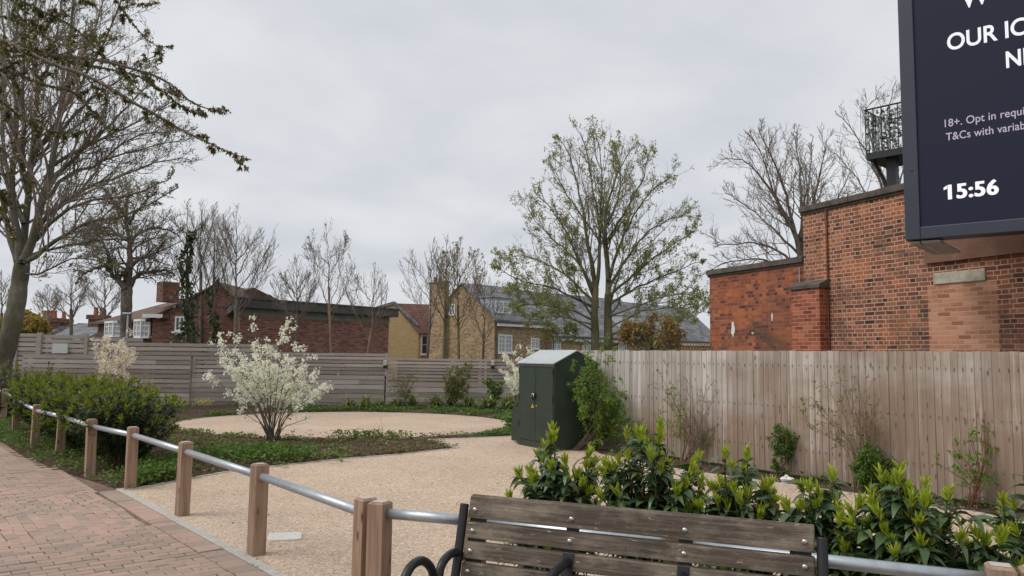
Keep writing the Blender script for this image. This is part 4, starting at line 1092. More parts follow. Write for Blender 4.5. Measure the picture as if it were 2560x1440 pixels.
def ochre_house():
    c = P(1046, 850, 51.0)                       # front corner, gable on the left, roof slope on the right
    ang = math.radians(20); fr = Frame(c[:2], ang)
    t = thing('ochre_gabled_house', 'small house with an ochre gable wall and red tiled roof between the two brick blocks', 'house', (c[0], c[1], 0), ang)
    ze = fr.hit(1046, 832)[2]; L = 6.0
    fg = Frame(c[:2], math.radians(-14)); 
    x0 = fg.hit(955, 840)[0]; pk = fg.hit(985, 757)
    c2 = fg.w(x0 - 0.6, 0)
    R = np.array([[math.cos(-ang), -math.sin(-ang)], [math.sin(-ang), math.cos(-ang)]])
    def l(p, z): q = R @ (np.asarray(p)[:2] - c[:2]); return (q[0], q[1], z)
    gA, gB = fg.w(0, 0), c2; pkw = fg.w(pk[0], 0)
    Lv = fr.X * L
    zk = fg.hit(1046, 815)[2]
    w = MB()
    g1 = [l(gB, 0), l(gA, 0), l(gA, zk), l(pkw, pk[2]), l(gB, pk[2] - 0.35)]
    w.add(g1, [[0, 1, 2, 3, 4]])
    w.add([l(gA, 0), l(gA + Lv, 0), l(gA + Lv, ze), l(gA, ze)], [[0, 1, 2, 3]])
    w.add([l(gB + Lv, 0), l(gB, 0), l(gB, ze), l(gB + Lv, ze)], [[0, 1, 2, 3]])
    w.build('wall', M['render_y'], t)
    rf = MB(); zr = pk[2] - 0.12
    e1, e2 = gA - fg.Y * 0.0 + fr.Y * -0.2, gA + Lv + fr.Y * -0.2
    c4 = [l(e1, ze - 0.1), l(e2, ze - 0.1), l(pkw + Lv, zr), l(pkw, zr)]
    rf.hexa(c4 + [(p[0], p[1], p[2] + 0.09) for p in c4])
    c5 = [l(pkw, zr), l(pkw + Lv, zr), l(gB + Lv, pk[2] - 0.6), l(gB, pk[2] - 0.6)]
    rf.hexa(c5 + [(p[0], p[1], p[2] + 0.09) for p in c5])
    rf.build('roof', M['r_red'], t)
    vg = MB()
    for (p, z0, q, z1) in ((gA, zk, pkw, pk[2]), (pkw, pk[2], gB, pk[2] - 0.4)):
        o_ = fg.Y * -0.08
        cc = [l(p + o_, z0 - .1), l(q + o_, z1 - .1), l(q + fg.Y * 0.25, z1 - .1), l(p + fg.Y * 0.25, z0 - .1)]
        vg.hexa(cc + [(v[0], v[1], v[2] + 0.2) for v in cc])
    vg.build('verge', M['r_slate'], t)
    q0, q1 = fr.hit(1052, 886), fr.hit(1072, 838)
    window(t, fr, q0[0], q1[0] + 0.3, q0[2], q1[2], 1, 2, glass='glass')
ochre_house()

TD = math.radians(45)
def terrace():
    c = P(1236, 850, 45.5)
    def unit(org, L, name, label, ze_px, zr, wins, dormers, gable=True, dep=6.0, chimney=False, fasciaz=None, ang=TD):
        fr = Frame(org[:2], ang); t = thing(name, label, 'house', (org[0], org[1], 0), ang, 'yellow brick terraced houses')
        ze = ze_px
        w = MB(); w.box(0, L, 0, dep, 0, ze); 
        w.build('wall', M['b_yellow'], t)
        g = MB()
        for x0, x1 in ((0.0, 0.25), (L - 0.25, L)):
            g.prism([(0, ze + 0.002), (dep, ze + 0.002), (dep / 2, zr)], 'x', x0, x1)
        g.build('gable', M['b_yellow'], t)
        rf = MB()
        for s in (0, 1):
            y0, y1 = (-0.25, dep / 2) if s == 0 else (dep + 0.25, dep / 2)
            sl = (zr - ze) / (dep / 2)
            cc = [(-0.08, y0, ze - 0.25 * sl + 0.05), (L + 0.02, y0, ze - 0.25 * sl + 0.05), (L + 0.02, y1, zr + 0.05), (-0.08, y1, zr + 0.05)]
            if s: cc = cc[::-1]
            rf.hexa(cc + [(p[0], p[1], p[2] + 0.1) for p in cc])
        ro = rf.build('roof', M['r_slate'], t)
        MB().box(0, L, -0.3, -0.24, ze - 0.42, ze - 0.2).build('fascia', M['white'], t)
        MB().box(-0.05, L, -0.38, -0.302, ze - 0.24, ze - 0.13).build('gutter', M['fascia'], t)
        MB().tubes([(0.12, -0.08, 0), (0.12, -0.08, ze - 0.3)], [0.045, 0.045], 6).build('drainpipe', M['fascia'], t)
        for wd in wins: window(t, fr, *wd)
        for (x0, x1, z0, z1) in dormers:
            dm = MB(); yb = 0.35
            dm.box(x0 - 0.22, x1 + 0.22, yb, dep / 2, z0 - 0.15, z1 + 0.2)
            do = dm.build('dormer', M['lead'], t)
            MB().box(x0 - 0.3, x1 + 0.3, yb - 0.12, dep / 2, z1 + 0.203, z1 + 0.27).build('dormer_roof', M['lead'], do)
            window(t, fr, x0, x1, z0, z1, 2, 2, yb - 0.0, False)
        return fr, t
    f0 = Frame(c[:2], TD)
    ze = f0.hit(1236, 797)[2]
    # first house
    h = lambda px, py, y=0.0: f0.hit(px, py, y)
    L1 = h(1376, 850)[0]
    pk = Frame(f0.w(0, 3.0)[:2], TD).hit(1150, 712)[2]
    w1 = (h(1244, 882)[0], h(1279, 882)[0], h(1244, 882)[2], h(1244, 836)[2], 2, 4)
    w2 = (h(1326, 872)[0], h(1347, 872)[0], h(1326, 872)[2], h(1326, 845)[2], 2, 3)
    dz = (h(1236, 782, 0.35)[0], h(1277, 782, 0.35)[0], h(1255, 783, 0.35)[2], h(1255, 753, 0.35)[2])
    fr, t = unit(c, L1, 'terraced_house', 'yellow brick house end with tall chimney breast, two red pots and grey dormer', ze, pk, [w1, w2], [dz])
    # chimney breast on the gable end
    ge = Frame(c[:2], TD + math.pi / 2)
    ya, yb = ge.hit(1121, 800)[0], ge.hit(1081, 800)[0]
    zc_ = ge.hit(1100, 709)[2]
    MB().box(-0.3, -0.002, ya, yb, 0, zc_).build('chimney', M['b_yellow'], t)
    MB().box(-0.34, 0.04, ya - 0.04, yb + 0.04, zc_ + 0.002, zc_ + 0.1).build('chimney_cap', M['fascia2'], t)
    for k in (0.45, 0.75):
        y = ya + (yb - ya) * k; MB().tubes([(-0.14, y, zc_ + 0.1), (-0.14, y, zc_ + 0.3), (-0.14, y, zc_ + 0.42)], [0.13, 0.115, 0.12], 10, caps=True).build('chimney_pot', M['pot'], t)
    gy = ge.hit(1130, 775)[0]; gz0, gz1 = ge.hit(1130, 789)[2], ge.hit(1130, 760)[2]; yw0, yw1 = ge.hit(1138, 780)[0], ge.hit(1123, 780)[0]
    wm = MB()
    for (a, b, z0, z1) in ((yw0, yw1, gz0, gz0 + .07), (yw0, yw1, gz1 - .07, gz1), (yw0, yw0 + .07, gz0 + .07, gz1 - .07), (yw1 - .07, yw1, gz0 + .07, gz1 - .07), ((yw0 + yw1) / 2 - .04, (yw0 + yw1) / 2 + .04, gz0 + .07, gz1 - .07)):
        wm.box(-0.05, 0.03, a, b, z0, z1)
    wo = wm.build('window', M['white'], t); MB().box(-0.012, 0.0, yw0 + .02, yw1 - .02, gz0 + .02, gz1 - .02).build('pane', M['curtain'], wo)
    # second and third houses, each stepped forward
    o2 = f0.w(L1 + 0.02, -0.0); o2 = P(1378, 850, o2[1] * 0.985); f2 = Frame(o2[:2], TD)
    h2 = lambda px, py, y=0.0: f2.hit(px, py, y)
    L2 = h2(1640, 850)[0]
    ze2 = h2(1400, 836)[2]; zr2 = Frame(f2.w(0, 3.2)[:2], TD).hit(1412, 741)[2]
    wins = [(h2(1380, 884)[0], h2(1401, 884)[0], h2(1380, 884)[2], h2(1380, 849)[2], 2, 3), (h2(1455, 884)[0], h2(1476, 884)[0], h2(1455, 884)[2], h2(1455, 852)[2], 2, 3),
            (h2(1545, 884)[0], h2(1566, 884)[0], h2(1545, 884)[2], h2(1545, 856)[2], 2, 3)]
    unit(o2, L2, 'terraced_house', 'yellow brick house mostly hidden behind the big leafy tree', ze2, zr2, wins, [(h2(1560, 812, .35)[0], h2(1600, 812, .35)[0], h2(1560, 818, .35)[2], h2(1560, 795, .35)[2])], dep=6.4)
    o3 = P(1642, 850, f2.w(L2, 0)[1] * 0.985); f3 = Frame(o3[:2], TD)
    h3 = lambda px, py, y=0.0: f3.hit(px, py, y)
    ze3 = h3(1660, 848)[2]; zr3 = Frame(f3.w(0, 3.2)[:2], TD).hit(1650, 768)[2]
    unit(o3, 9.0, 'terraced_house', 'yellow brick house with grey roof and dormer just left of the red wall', ze3, zr3, [], [(h3(1667, 820, .35)[0], h3(1690, 820, .35)[0], h3(1667, 822, .35)[2], h3(1667, 797, .35)[2])], dep=6.4)
terrace()

def far_house(px0, px1, ytop, yroof, Y, label, pots, roofpx, mat='b_brown'):
    q0, q1 = P(px0, 830, Y), P(px1, 830, Y); zt = P(px0, ytop, Y)[2]; c = (q0 + q1) / 2
    t = thing('chimney_house', label, 'house', (c[0], Y, 0), 0, 'distant houses with chimney stacks')
    w = (q1[0] - q0[0]) / 2
    r0, r1 = P(roofpx[0], yroof, Y)[0] - c[0], P(roofpx[1], yroof, Y)[0] - c[0]; zr = P(px0, yroof, Y)[2]
    MB().box(r0, r1, -2, 6, 0, zr - 1.1).build('wall', M[mat], t)
    pr = MB().prism([(-2.3, zr - 1.15), (6.3, zr - 1.15), (2, zr + 0.3)], 'x', r0 - 0.2, r1 + 0.2).build('roof', M['r_slate'], t)
    ch = MB().box(-w, w, 1.0, 2.2, zr - 1.0, zt - 0.35); ch.box(-w - 0.12, w + 0.12, 0.88, 2.32, zt - 0.35, zt)
    co = ch.build('chimney', M[mat], pr)
    for i in range(pots):
        x = -w + (i + 0.5) * 2 * w / pots
        MB().tubes([(x, 1.6, zt), (x, 1.6, zt + 0.5), (x, 1.6, zt + 0.62)], [0.2, 0.16, 0.2], 8, caps=True).build('chimney_pot', M['pot'], co)
far_house(76, 110, 792, 822, 64, 'distant house with four red chimney pots beside the big left trunk', 4, (40, 118))
far_house(119, 141, 795, 816, 66, 'distant grey roofed house with one pot on a slim stack', 1, (112, 190))
far_house(201, 234, 785, 815, 60, 'distant house with a broad brown stack left of the brown brick house', 2, (165, 243))

t = thing('trellis_fence', 'short orange timber trellis fence at the left end of the red brick wall', 'fence', (P(1730, 870, 27)[0], 27, 0), 0)
q0, q1 = P(1690, 880, 27), P(1800, 880, 27); zt = P(1730, 858, 27)[2]; ox = t.location[0]
mb = MB()
for k in range(9):
    z = zt - 0.02 - k * 0.0
mb = MB(); x = q0[0] - ox
while x < q1[0] - ox:
    mb.box(x, x + 0.13, 0, 0.02, 0, zt - 0.3); x += 0.135
mb.build('board_panel', M['trellis'], t)
mb = MB(); x = q0[0] - ox
while x < q1[0] - ox:
    mb.box(x, x + 0.025, 0, 0.02, zt - 0.29, zt); x += 0.1
for z in (zt - 0.29, zt - 0.19, zt - 0.1, zt - 0.02): mb.box(q0[0] - ox, q1[0] - ox, -0.022, -0.002, z, z + 0.025)
mb.build('trellis', M['trellis'], t)
#--TREES--
# ------------------------------------------------------------------ trees
def spline(p, K):
    p = np.asarray(p, float); n = len(p)
    if n == 2: p = np.array([p[0], (p[0] + p[1]) / 2, p[1]]); n = 3
    d = np.concatenate([[0], np.cumsum(np.linalg.norm(np.diff(p, axis=0), axis=1))]); d /= d[-1]
    out = []
    for u in np.linspace(0, 1, K):
        i = min(np.searchsorted(d, u, side='right') - 1, n - 2); f = (u - d[i]) / max(d[i + 1] - d[i], 1e-9)
        p0, p1, p2, p3 = p[max(i - 1, 0)], p[i], p[i + 1], p[min(i + 2, n - 1)]
        out.append(0.5 * ((2 * p1) + (-p0 + p2) * f + (2 * p0 - 5 * p1 + 4 * p2 - p3) * f * f + (-p0 + 3 * p1 - 3 * p2 + p3) * f ** 3))
    return np.array(out)
def grow(pts, rad, n, lr, ang, t0=0.25, t1=1.0, up=0.3, wig=0.25, K=5, rmin=0.004, rk=0.6, taper=0.35, env=None, flat=1.0, absl=None):
    """children of every branch in pts (N,K,3): n per parent"""
    N, Kp, _ = pts.shape
    pi = np.repeat(np.arange(N), n)
    j = np.tile(np.arange(n), N)
    t = t0 + (t1 - t0) * (j + RNG.random(N * n)) / n; t = np.clip(t, 0, 0.999)
    x = t * (Kp - 1); i = x.astype(int); f = (x - i)[:, None]
    a, b = pts[pi, i], pts[pi, i + 1]
    pos = a + (b - a) * f; tan = nrm(b - a)
    pr = rad[pi, i] * (1 - f[:, 0]) + rad[pi, i + 1] * f[:, 0]
    perp = nrm(np.cross(tan, rnd_dir(len(tan))))
    th = np.radians(ang[0] + (ang[1] - ang[0]) * RNG.random(len(t)))[:, None]
    d = nrm(tan * np.cos(th) + perp * np.sin(th)); d[:, 1] *= flat; d = nrm(d)
    PL = np.linalg.norm(np.diff(pts, axis=1), axis=2).sum(1)[pi]
    L = (PL * (lr[0] + (lr[1] - lr[0]) * RNG.random(len(t))) * (1.1 - 0.6 * t)) if absl is None else (absl[0] + (absl[1] - absl[0]) * RNG.random(len(t)))
    if env is not None:
        for _ in range(4):
            bad = env(pos + d * L[:, None] * 0.9 + np.array([0, 0, 1]) * (up * 0.3 * L)[:, None]); L = np.where(bad, L * 0.68, L)
    P_ = [pos]; cur = pos; st = (L / (K - 1))[:, None]
    for k in range(K - 1):
        d = nrm(d + np.array([0, 0, 1]) * up * 0.25 + RNG.normal(0, wig * 0.35, d.shape)); cur = cur + d * st; P_.append(cur)
    q = np.stack(P_, 1)
    r0 = np.maximum(np.minimum(pr * rk, pr * 0.85), rmin)
    r = r0[:, None] * np.linspace(1, taper, K)[None]; r = np.maximum(r, rmin * 0.6)
    return q, r
def limb_px(pl, Y, dy=0.0, K=14, dy0=0.0):
    n = len(pl); out = []
    for k, p in enumerate(pl):
        f = k / (n - 1)
        out.append(P(p[0], p[1], Y + dy0 + (dy - dy0) * f + 0.12 * math.sin(3 * f * math.pi + pl[0][0])))
    return spline(out, K)
def ellipsoid_env(c, r):
    c = np.array(c); r = np.array(r)
    return lambda p: (((p - c) / r) ** 2).sum(1) > 1
def px_env(Y, x0, x1, y0, y1, ry):
    a, b = P(x0, (y0 + y1) / 2, Y), P(x1, (y0 + y1) / 2, Y); c = P((x0 + x1) / 2, y0, Y), P((x0 + x1) / 2, y1, Y)
    return ellipsoid_env(((a[0] + b[0]) / 2, Y, (c[0][2] + c[1][2]) / 2), ((b[0] - a[0]) / 2, ry, (c[0][2] - c[1][2]) / 2))
def at_tips(pts, n, t0, t1, jit):
    N, K, _ = pts.shape; pi = np.repeat(np.arange(N), n); t = np.clip(t0 + (t1 - t0) * RNG.random(N * n), 0, 0.999)
    x = t * (K - 1); i = x.astype(int); f = (x - i)[:, None]
    p = pts[pi, i] + (pts[pi, i + 1] - pts[pi, i]) * f
    return p + RNG.normal(0, jit, p.shape), nrm(pts[pi, i + 1] - pts[pi, i])
def tree(name, label, cat, base, Y, trunk, limbs, levels, bark, twig, leaf=None, group=None, env=None, lsides=7, lk=0.64):
    """trunk: (pixel polyline, r0, r1); limbs: list of (pixel polyline, dy, r0, r1)"""
    t = thing(name, label, cat, base, 0.0, group)
    tp = limb_px(trunk[0], Y, 0, 16); tp[0, 2] = min(tp[0, 2], -0.05)
    tm = MB(); rr = np.linspace(1, 0, 16) ** 1.0 * (trunk[1] - trunk[2]) + trunk[2]; rr[0] *= 1.25; rr[1] *= 1.08
    bmp = 1 + 0.05 * np.sin(np.arange(16) * 2.1 + base[0]); tm.tubes(tp, rr * bmp, 12)
    tm.build('trunk', bark, t, world=True, smooth=True)
    LP, LR = [], []
    for l in limbs:
        q = limb_px(l[0], Y, l[1], 14, l[4] if len(l) > 4 else 0.0); q[1:, :] += RNG.normal(0, 0.02, (13, 3)); LP.append(q); LR.append((l[3] + (l[2] - l[3]) * np.linspace(1, 0, 14) ** 1.5) * lk)
    LP = np.array(LP); LR = np.array(LR)
    lm = MB().tubes(LP, LR, lsides); lm.build('limb', bark, t, world=True, smooth=True)
    tw = MB(); cp, cr = LP, LR; allp = [(LP, LR)]
    for k, lv in enumerate(levels):
        if lv.pop('all', False):
            K = min(p.shape[1] for p, _ in allp[-2:]); idx = [np.linspace(0, p.shape[1] - 1, K).round().astype(int) for p, _ in allp[-2:]]
            cp = np.concatenate([p[:, i] for (p, _), i in zip(allp[-2:], idx)]); cr = np.concatenate([r[:, i] for (_, r), i in zip(allp[-2:], idx)])
        cp, cr = grow(cp, cr, env=env, **lv); allp.append((cp, cr))
        tw.tubes(cp, cr, 5 if k == 0 else 3)
    tw.build('branches', twig, t, world=True, smooth=True)
    if leaf:
        lf = MB(); p, d = at_tips(cp, leaf['n'], leaf.get('t0', 0.3), 1.0, leaf.get('jit', 0.02))
        if 'sel' in leaf:
            k = leaf['sel'](p); p, d = p[k], d[k]
        c = leaf.get('c', 4); p = np.repeat(p, c, 0); d = np.repeat(d, c, 0); n = len(p)
        dd = nrm(d * leaf.get('along', 0.5) + rnd_dir(n) + np.array([0, 0, leaf.get('up', 0.0)])); s = leaf['s'] * (0.6 + 0.8 * RNG.random(n))
        lf.leaves(p + RNG.normal(0, leaf.get('cj', 0.01), p.shape), dd, rnd_dir(n), s, s * leaf.get('w', 0.6), leaf.get('droop', 0.3), 0.3)
        lf.build('foliage', leaf['m'], t, world=True)
    return t, cp
def zb(px, Y): 
    q = P(px, 880, Y); return (q[0], Y, 0.0)

# big grey tree at the left
Yb = 21.5
limbs = [
    ([(46, 665), (30, 610), (18, 560), (-12, 500), (-50, 430), (-80, 330)], 1.5, .17, .05),
    ([(50, 660), (46, 610), (36, 560), (30, 490), (33, 400), (38, 300), (36, 180), (44, 60), (40, -70)], -0.8, .19, .04),
    ([(56, 655), (62, 600), (68, 520), (74, 440), (84, 340), (94, 220), (92, 90), (86, -70)], 0.8, .18, .04),
    ([(62, 650), (80, 610), (94, 550), (110, 480), (130, 410), (150, 300), (168, 180), (178, 60), (192, -70)], -1.2, .2, .04),
    ([(66, 640), (104, 556), (156, 512), (215, 471), (278, 450), (340, 424), (400, 404), (452, 392)], 1.6, .14, .025),
    ([(62, 655), (87, 644), (139, 600), (208, 563), (300, 540), (370, 512), (440, 470)], -1.6, .12, .025),
    ([(64, 650), (90, 632), (156, 617), (243, 599), (330, 600), (390, 592)], 2.2, .08, .02),
    ([(58, 680), (80, 690), (121, 672), (174, 650), (230, 650), (290, 668)], -1.0, .06, .015),
    ([(104, 500), (130, 455), (180, 400), (250, 335), (320, 265), (378, 200)], 1.0, .12, .025),
    ([(80, 410), (120, 340), (170, 260), (215, 190), (262, 100), (300, 10), (320, -50)], -1.5, .12, .025),
    ([(124, 420), (180, 385), (250, 350), (330, 310), (400, 270), (432, 250)], -0.4, .1, .02),
    ([(40, 330), (10, 250), (-20, 150), (-40, 40)], 1.2, .1, .03),
    ([(96, 230), (130, 140), (150, 50), (160, -60)], 1.8, .09, .03),
    ([(160, 230), (200, 150), (240, 60), (270, -40)], 1.4, .09, .025),
    ([(200, 480), (260, 400), (330, 345), (400, 330), (455, 330)], 1.9, .07, .02),
    ([(90, 600), (150, 540), (230, 500), (310, 490), (380, 470), (436, 430)], -2.4, .1, .02),
    ([(110, 500), (170, 440), (240, 410), (320, 380), (400, 360), (448, 350)], 2.6, .1, .02),
    ([(150, 330), (200, 270), (270, 220), (340, 170), (390, 140)], 0.6, .08, .02),
    ([(60, 560), (30, 470), (10, 380), (4, 260), (10, 120), (0, -40)], 2.2, .12, .04),
    ([(70, 480), (55, 380), (62, 260), (60, 120), (66, -40)], -2.0, .12, .035),
]
env_b = px_env(Yb, -260, 480, -290, 740, 6.5)
tree('bare_tree', 'big grey-barked tree with many upright limbs beside the hedge on the left', 'tree', zb(10, Yb), Yb,
     ([(-6, 960), (6, 905), (26, 832), (41, 762), (50, 700), (56, 655)], .275, .2), limbs,
     [dict(n=22, lr=(0.15, 0.42), ang=(18, 55), up=0.5, wig=0.35, K=7, rmin=0.010, rk=0.42, t0=0.12),
      dict(n=9, lr=(0.22, 0.55), ang=(20, 60), up=0.6, wig=0.45, K=5, rmin=0.0065, rk=0.55, all=True),
      dict(n=4, lr=(0.3, 0.6), ang=(20, 65), up=0.6, wig=0.5, K=4, rmin=0.005, rk=0.7)],
     M['bark_grey'], M['twig'], dict(n=1, s=0.07, c=2, w=0.5, m=M['bud'], t0=0.8, sel=lambda p: RNG.random(len(p)) < 0.35), env=env_b)

# pollarded dark tree behind the fence
Yo = 31.0
limbs = [
    ([(312, 722), (298, 702), (283, 688), (262, 664), (246, 668), (226, 676)], -0.8, .15, .05),
    ([(316, 715), (322, 680), (326, 650), (322, 600), (314, 545), (318, 490)], 0.5, .19, .05),
    ([(322, 720), (336, 700), (352, 684), (380, 680), (414, 677), (440, 690)], 0.6, .13, .04),
    ([(326, 668), (340, 652), (362, 640), (390, 634), (402, 618), (410, 600)], -0.9, .11, .04),
    ([(322, 615), (345, 585), (380, 572), (420, 574), (448, 590)], 0.9, .09, .03),
    ([(318, 600), (296, 585), (270, 570), (240, 572), (215, 585)], 0.8, .09, .03),
    ([(266, 668), (272, 640), (256, 605), (232, 575), (205, 560)], -1.1, .09, .03),
    ([(322, 560), (340, 530), (368, 500), (390, 480)], -0.7, .08, .03),
    ([(316, 545), (296, 515), (275, 490), (262, 475)], -0.6, .08, .03),
    ([(300, 702), (304, 690), (312, 682)], -0.4, .06, .05),
    ([(228, 676), (205, 690), (190, 710)], -0.9, .05, .02),
]
env_o = px_env(Yo, 172, 486, 440, 740, 5.0)
tree('bare_tree', 'dark gnarled tree with thick twisting limbs in front of the brown brick house', 'tree', zb(315, Yo), Yo,
     ([(313, 905), (314, 830), (316, 770), (317, 720)], .2, .22), limbs,
     [dict(n=20, lr=(0.25, 0.6), ang=(30, 75), up=0.45, wig=0.7, K=6, rmin=0.011, rk=0.4, t0=0.15),
      dict(n=8, lr=(0.35, 0.75), ang=(25, 75), up=0.3, wig=0.7, K=5, rmin=0.0075, rk=0.5, all=True),
      dict(n=4, lr=(0.35, 0.7), ang=(25, 70), up=0.1, wig=0.7, K=4, rmin=0.006, rk=0.7)],
     M['bark_dark'], M['twig_dark'], dict(n=1, s=0.07, c=2, w=0.5, m=M['bud'], t0=0.5, sel=lambda p: RNG.random(len(p)) < 0.2), env=env_o, lk=0.9)

def fan_tree(name, label, px, ybase, ytop, xl, xr, Y, nl=7, r=0.1, fork=0.45, seed=0, bark='bark_dark', twig='twig', dens=1.0, leaf=None, group=None, lean=0, upb=0.7, rmin=0.008, cat='tree'):
    rs = random.Random(seed + px)
    yf = ybase + (ytop - ybase) * fork
    trunk = [(px, max(ybase, 905)), (px + lean * 0.3, (ybase + yf) / 2), (px + lean * 0.5, yf)]
    limbs = [([(px + lean * 0.5, yf), (px + lean * 0.7, (yf + ytop) / 2), (px + lean, ytop)], 0.2, r * 0.8, r * 0.12)]
    for i in range(nl):
        f = (i + 0.5) / nl; s = -1 if i % 2 else 1
        y0 = ybase + (yf - ybase) * (0.45 + 0.5 * f) if i < nl * 0.5 else yf + (ytop - yf) * (f - 0.5) * 1.0
        w = (xr - px) if s > 0 else (px - xl)
        k = rs.uniform(0.6, 1.0) * (1.0 - 0.55 * max(0, f - 0.4))
        xe = px + s * w * k; ye = y0 + (ytop - y0) * rs.uniform(0.5, 0.85)
        limbs.append(([(px + lean * 0.4, y0), (px + s * w * k * 0.45, y0 + (ye - y0) * 0.4), (px + s * w * k * 0.8, y0 + (ye - y0) * 0.75), (xe, ye)], rs.uniform(-1.3, 1.3) * w * Y / 1920 * 0.7, r * 0.5, r * 0.1))
    q = P((xl + xr) / 2, 800, Y)
    env = px_env(Y, xl - 12, xr + 12, ytop - 12, ybase + 40, (xr - xl) * Y / 1920 * 0.55)
    return tree(name, label, cat, zb(px, Y), Y, (trunk, r, r * 0.8), limbs,
         [dict(n=int(11 * dens), lr=(0.2, 0.55), ang=(20, 50), up=upb, wig=0.3, K=6, rmin=rmin, rk=0.45, t0=0.15),
          dict(n=int(6 * dens), lr=(0.3, 0.6), ang=(20, 50), up=upb, wig=0.4, K=5, rmin=rmin * 0.75, rk=0.55, all=True),
          dict(n=2, lr=(0.3, 0.6), ang=(20, 55), up=upb, wig=0.45, K=4, rmin=rmin * 0.62, rk=0.7)],
         M[bark], M[twig], leaf, group, env)
def ivy(t, px, y0, y1, Y, wpx, n):
    z1, z0 = P(px, y1, Y)[2], P(px, y0, Y)[2]; w = wpx * Y / 1920 / 2; x = P(px, (y0 + y1) / 2, Y)[0]
    f = RNG.random(n); a = RNG.random(n) * 6.283; rr = w * (0.35 + 0.65 * RNG.random(n)) * (1 - 0.7 * f ** 2) * (0.7 + 0.9 * RNG.random(n) ** 6 + 0.0 * f) * (0.8 + 0.4 * np.sin(f * 19) + 0.35 * np.sin(f * 47 + 1) * np.sin(a))
    p = np.stack([x + rr * np.cos(a) + 0.15 * np.sin(f * 7), Y + rr * np.sin(a), z0 + (z1 - z0) * f], 1)
    mb = MB(); mb.leaves(p, nrm(np.stack([np.cos(a), np.sin(a), -0.6 + 0 * a], 1) + rnd_dir(n) * 0.6), rnd_dir(n, 0, 1), 0.16, 0.14, 0.2, 0.2)
    mb.build('ivy', M['ivy'], t, world=True)
BT = 'bare trees behind the slatted fence'
t_, _ = fan_tree('bare_tree', 'bare tree with a thick ivy-clad trunk in front of the brown gable', 468, 860, 505, 395, 540, 33.5, 8, .09, .6, 1, 'bark_dark', 'twig_dark', 1.0, None, BT)
ivy(t_, 468, 870, 575, 33.5, 50, 800)
t_, _ = fan_tree('bare_tree', 'slim bare tree with ivy creeping up its lower trunk', 535, 860, 512, 478, 592, 34.5, 8, .075, .5, 2, 'bark_dark', 'twig', 1.0, None, BT)
ivy(t_, 534, 870, 690, 34.5, 26, 260)
fan_tree('bare_tree', 'wide bare tree spreading above the left end of the flat-roofed building', 590, 860, 512, 520, 692, 30.5, 12, .08, .35, 3, 'bark_dark', 'twig', 1.15, None, BT)
fan_tree('bare_tree', 'bare tree rising between the gnarled tree and ivy tree', 502, 860, 500, 452, 560, 38, 8, .09, .5, 9, 'bark_dark', 'twig', 1.0, None, BT)
budl = dict(n=1, s=0.055, c=2, w=0.5, m=M['bud'], t0=0.8, sel=lambda p: RNG.random(len(p)) < 0.5)
fan_tree('sapling', 'tall straight sapling with pale buds before the flat-roofed brick wall', 829, 880, 556, 745, 892, 28.5, 9, .05, .5, 4, 'twig_brown', 'twig', 0.8, budl, BT, -14, 0.55)
fan_tree('sapling', 'low bushy bare tree left of the tall straight sapling', 742, 880, 645, 672, 800, 29.5, 9, .07, .4, 5, 'bark_dark', 'twig', 1.0, None, BT, 0, 0.6)
fan_tree('sapling', 'spreading bare sapling at the right end of the flat-roofed wall', 917, 885, 655, 850, 972, 29.0, 8, .055, .25, 6, 'twig_brown', 'twig_brown', 0.8, None, BT, 22, 0.5)
fan_tree('sapling', 'bare many-branched sapling in front of the ochre gable', 1068, 895, 590, 985, 1130, 30, 9, .05, .4, 7, 'bark_dark', 'twig', 0.75, None, BT, 16, 0.7)
fan_tree('sapling', 'straight bare tree in front of the tall yellow chimney breast', 1110, 895, 588, 1060, 1165, 31, 7, .075, .5, 8, 'bark_moss', 'twig', 0.8, None, BT, 8, 0.8)
fan_tree('sapling', 'leafy sapling with dull green buds before the yellow brick gable', 1147, 895, 600, 1085, 1225, 29, 10, .055, .45, 9, 'bark_moss', 'twig_brown', 0.9, dict(n=1, s=0.07, c=3, w=0.5, m=M['fresh_dim'], t0=0.5, sel=lambda p: RNG.random(len(p)) < 0.25), BT, -4, 0.8)
fan_tree('sapling', 'thin bare sapling beside the drainpipe of the yellow brick house', 1207, 895, 655, 1165, 1262, 30, 8, .05, .3, 10, 'bark_dark', 'twig', 0.8, None, BT, 6, 0.7)
fan_tree('bare_tree', 'far bare tree between the big trunk and the brown house', 178, 830, 690, 110, 240, 52, 9, .13, .4, 12, 'bark_dark', 'twig', 1.0, None, 'far bare trees on the left', 0, 0.6, 0.012)
fan_tree('bare_tree', 'faint far bare tree just right of the big grey trunk', 118, 830, 715, 75, 165, 62, 8, .12, .4, 13, 'twig', 'twig', 1.0, None, 'far bare trees on the left', 0, 0.6, 0.013)
fan_tree('bare_tree', 'far bare tree over the left roof end of the brown house', 262, 830, 690, 215, 310, 50, 8, .12, .4, 14, 'bark_dark', 'twig', 1.0, None, 'far bare trees on the left', 0, 0.6, 0.012)
fan_tree('bare_tree', 'small far bare tree at the left edge of the view', 4, 850, 680, -45, 38, 40, 8, .08, .4, 15, 'bark_dark', 'twig_brown', 0.9, None, 'far bare trees on the left', 0, 0.6, 0.01)
fan_tree('golden_shrub', 'golden leaved tree behind the slatted fence beside the big trunk', 66, 870, 792, -40, 112, 30, 9, .06, .3, 16, 'twig_brown', 'twig_brown', 1.2, dict(n=1, s=0.13, c=4, w=0.6, m=M['gold'], t0=0.1, jit=0.08), None, 0, 0.4, 0.008)

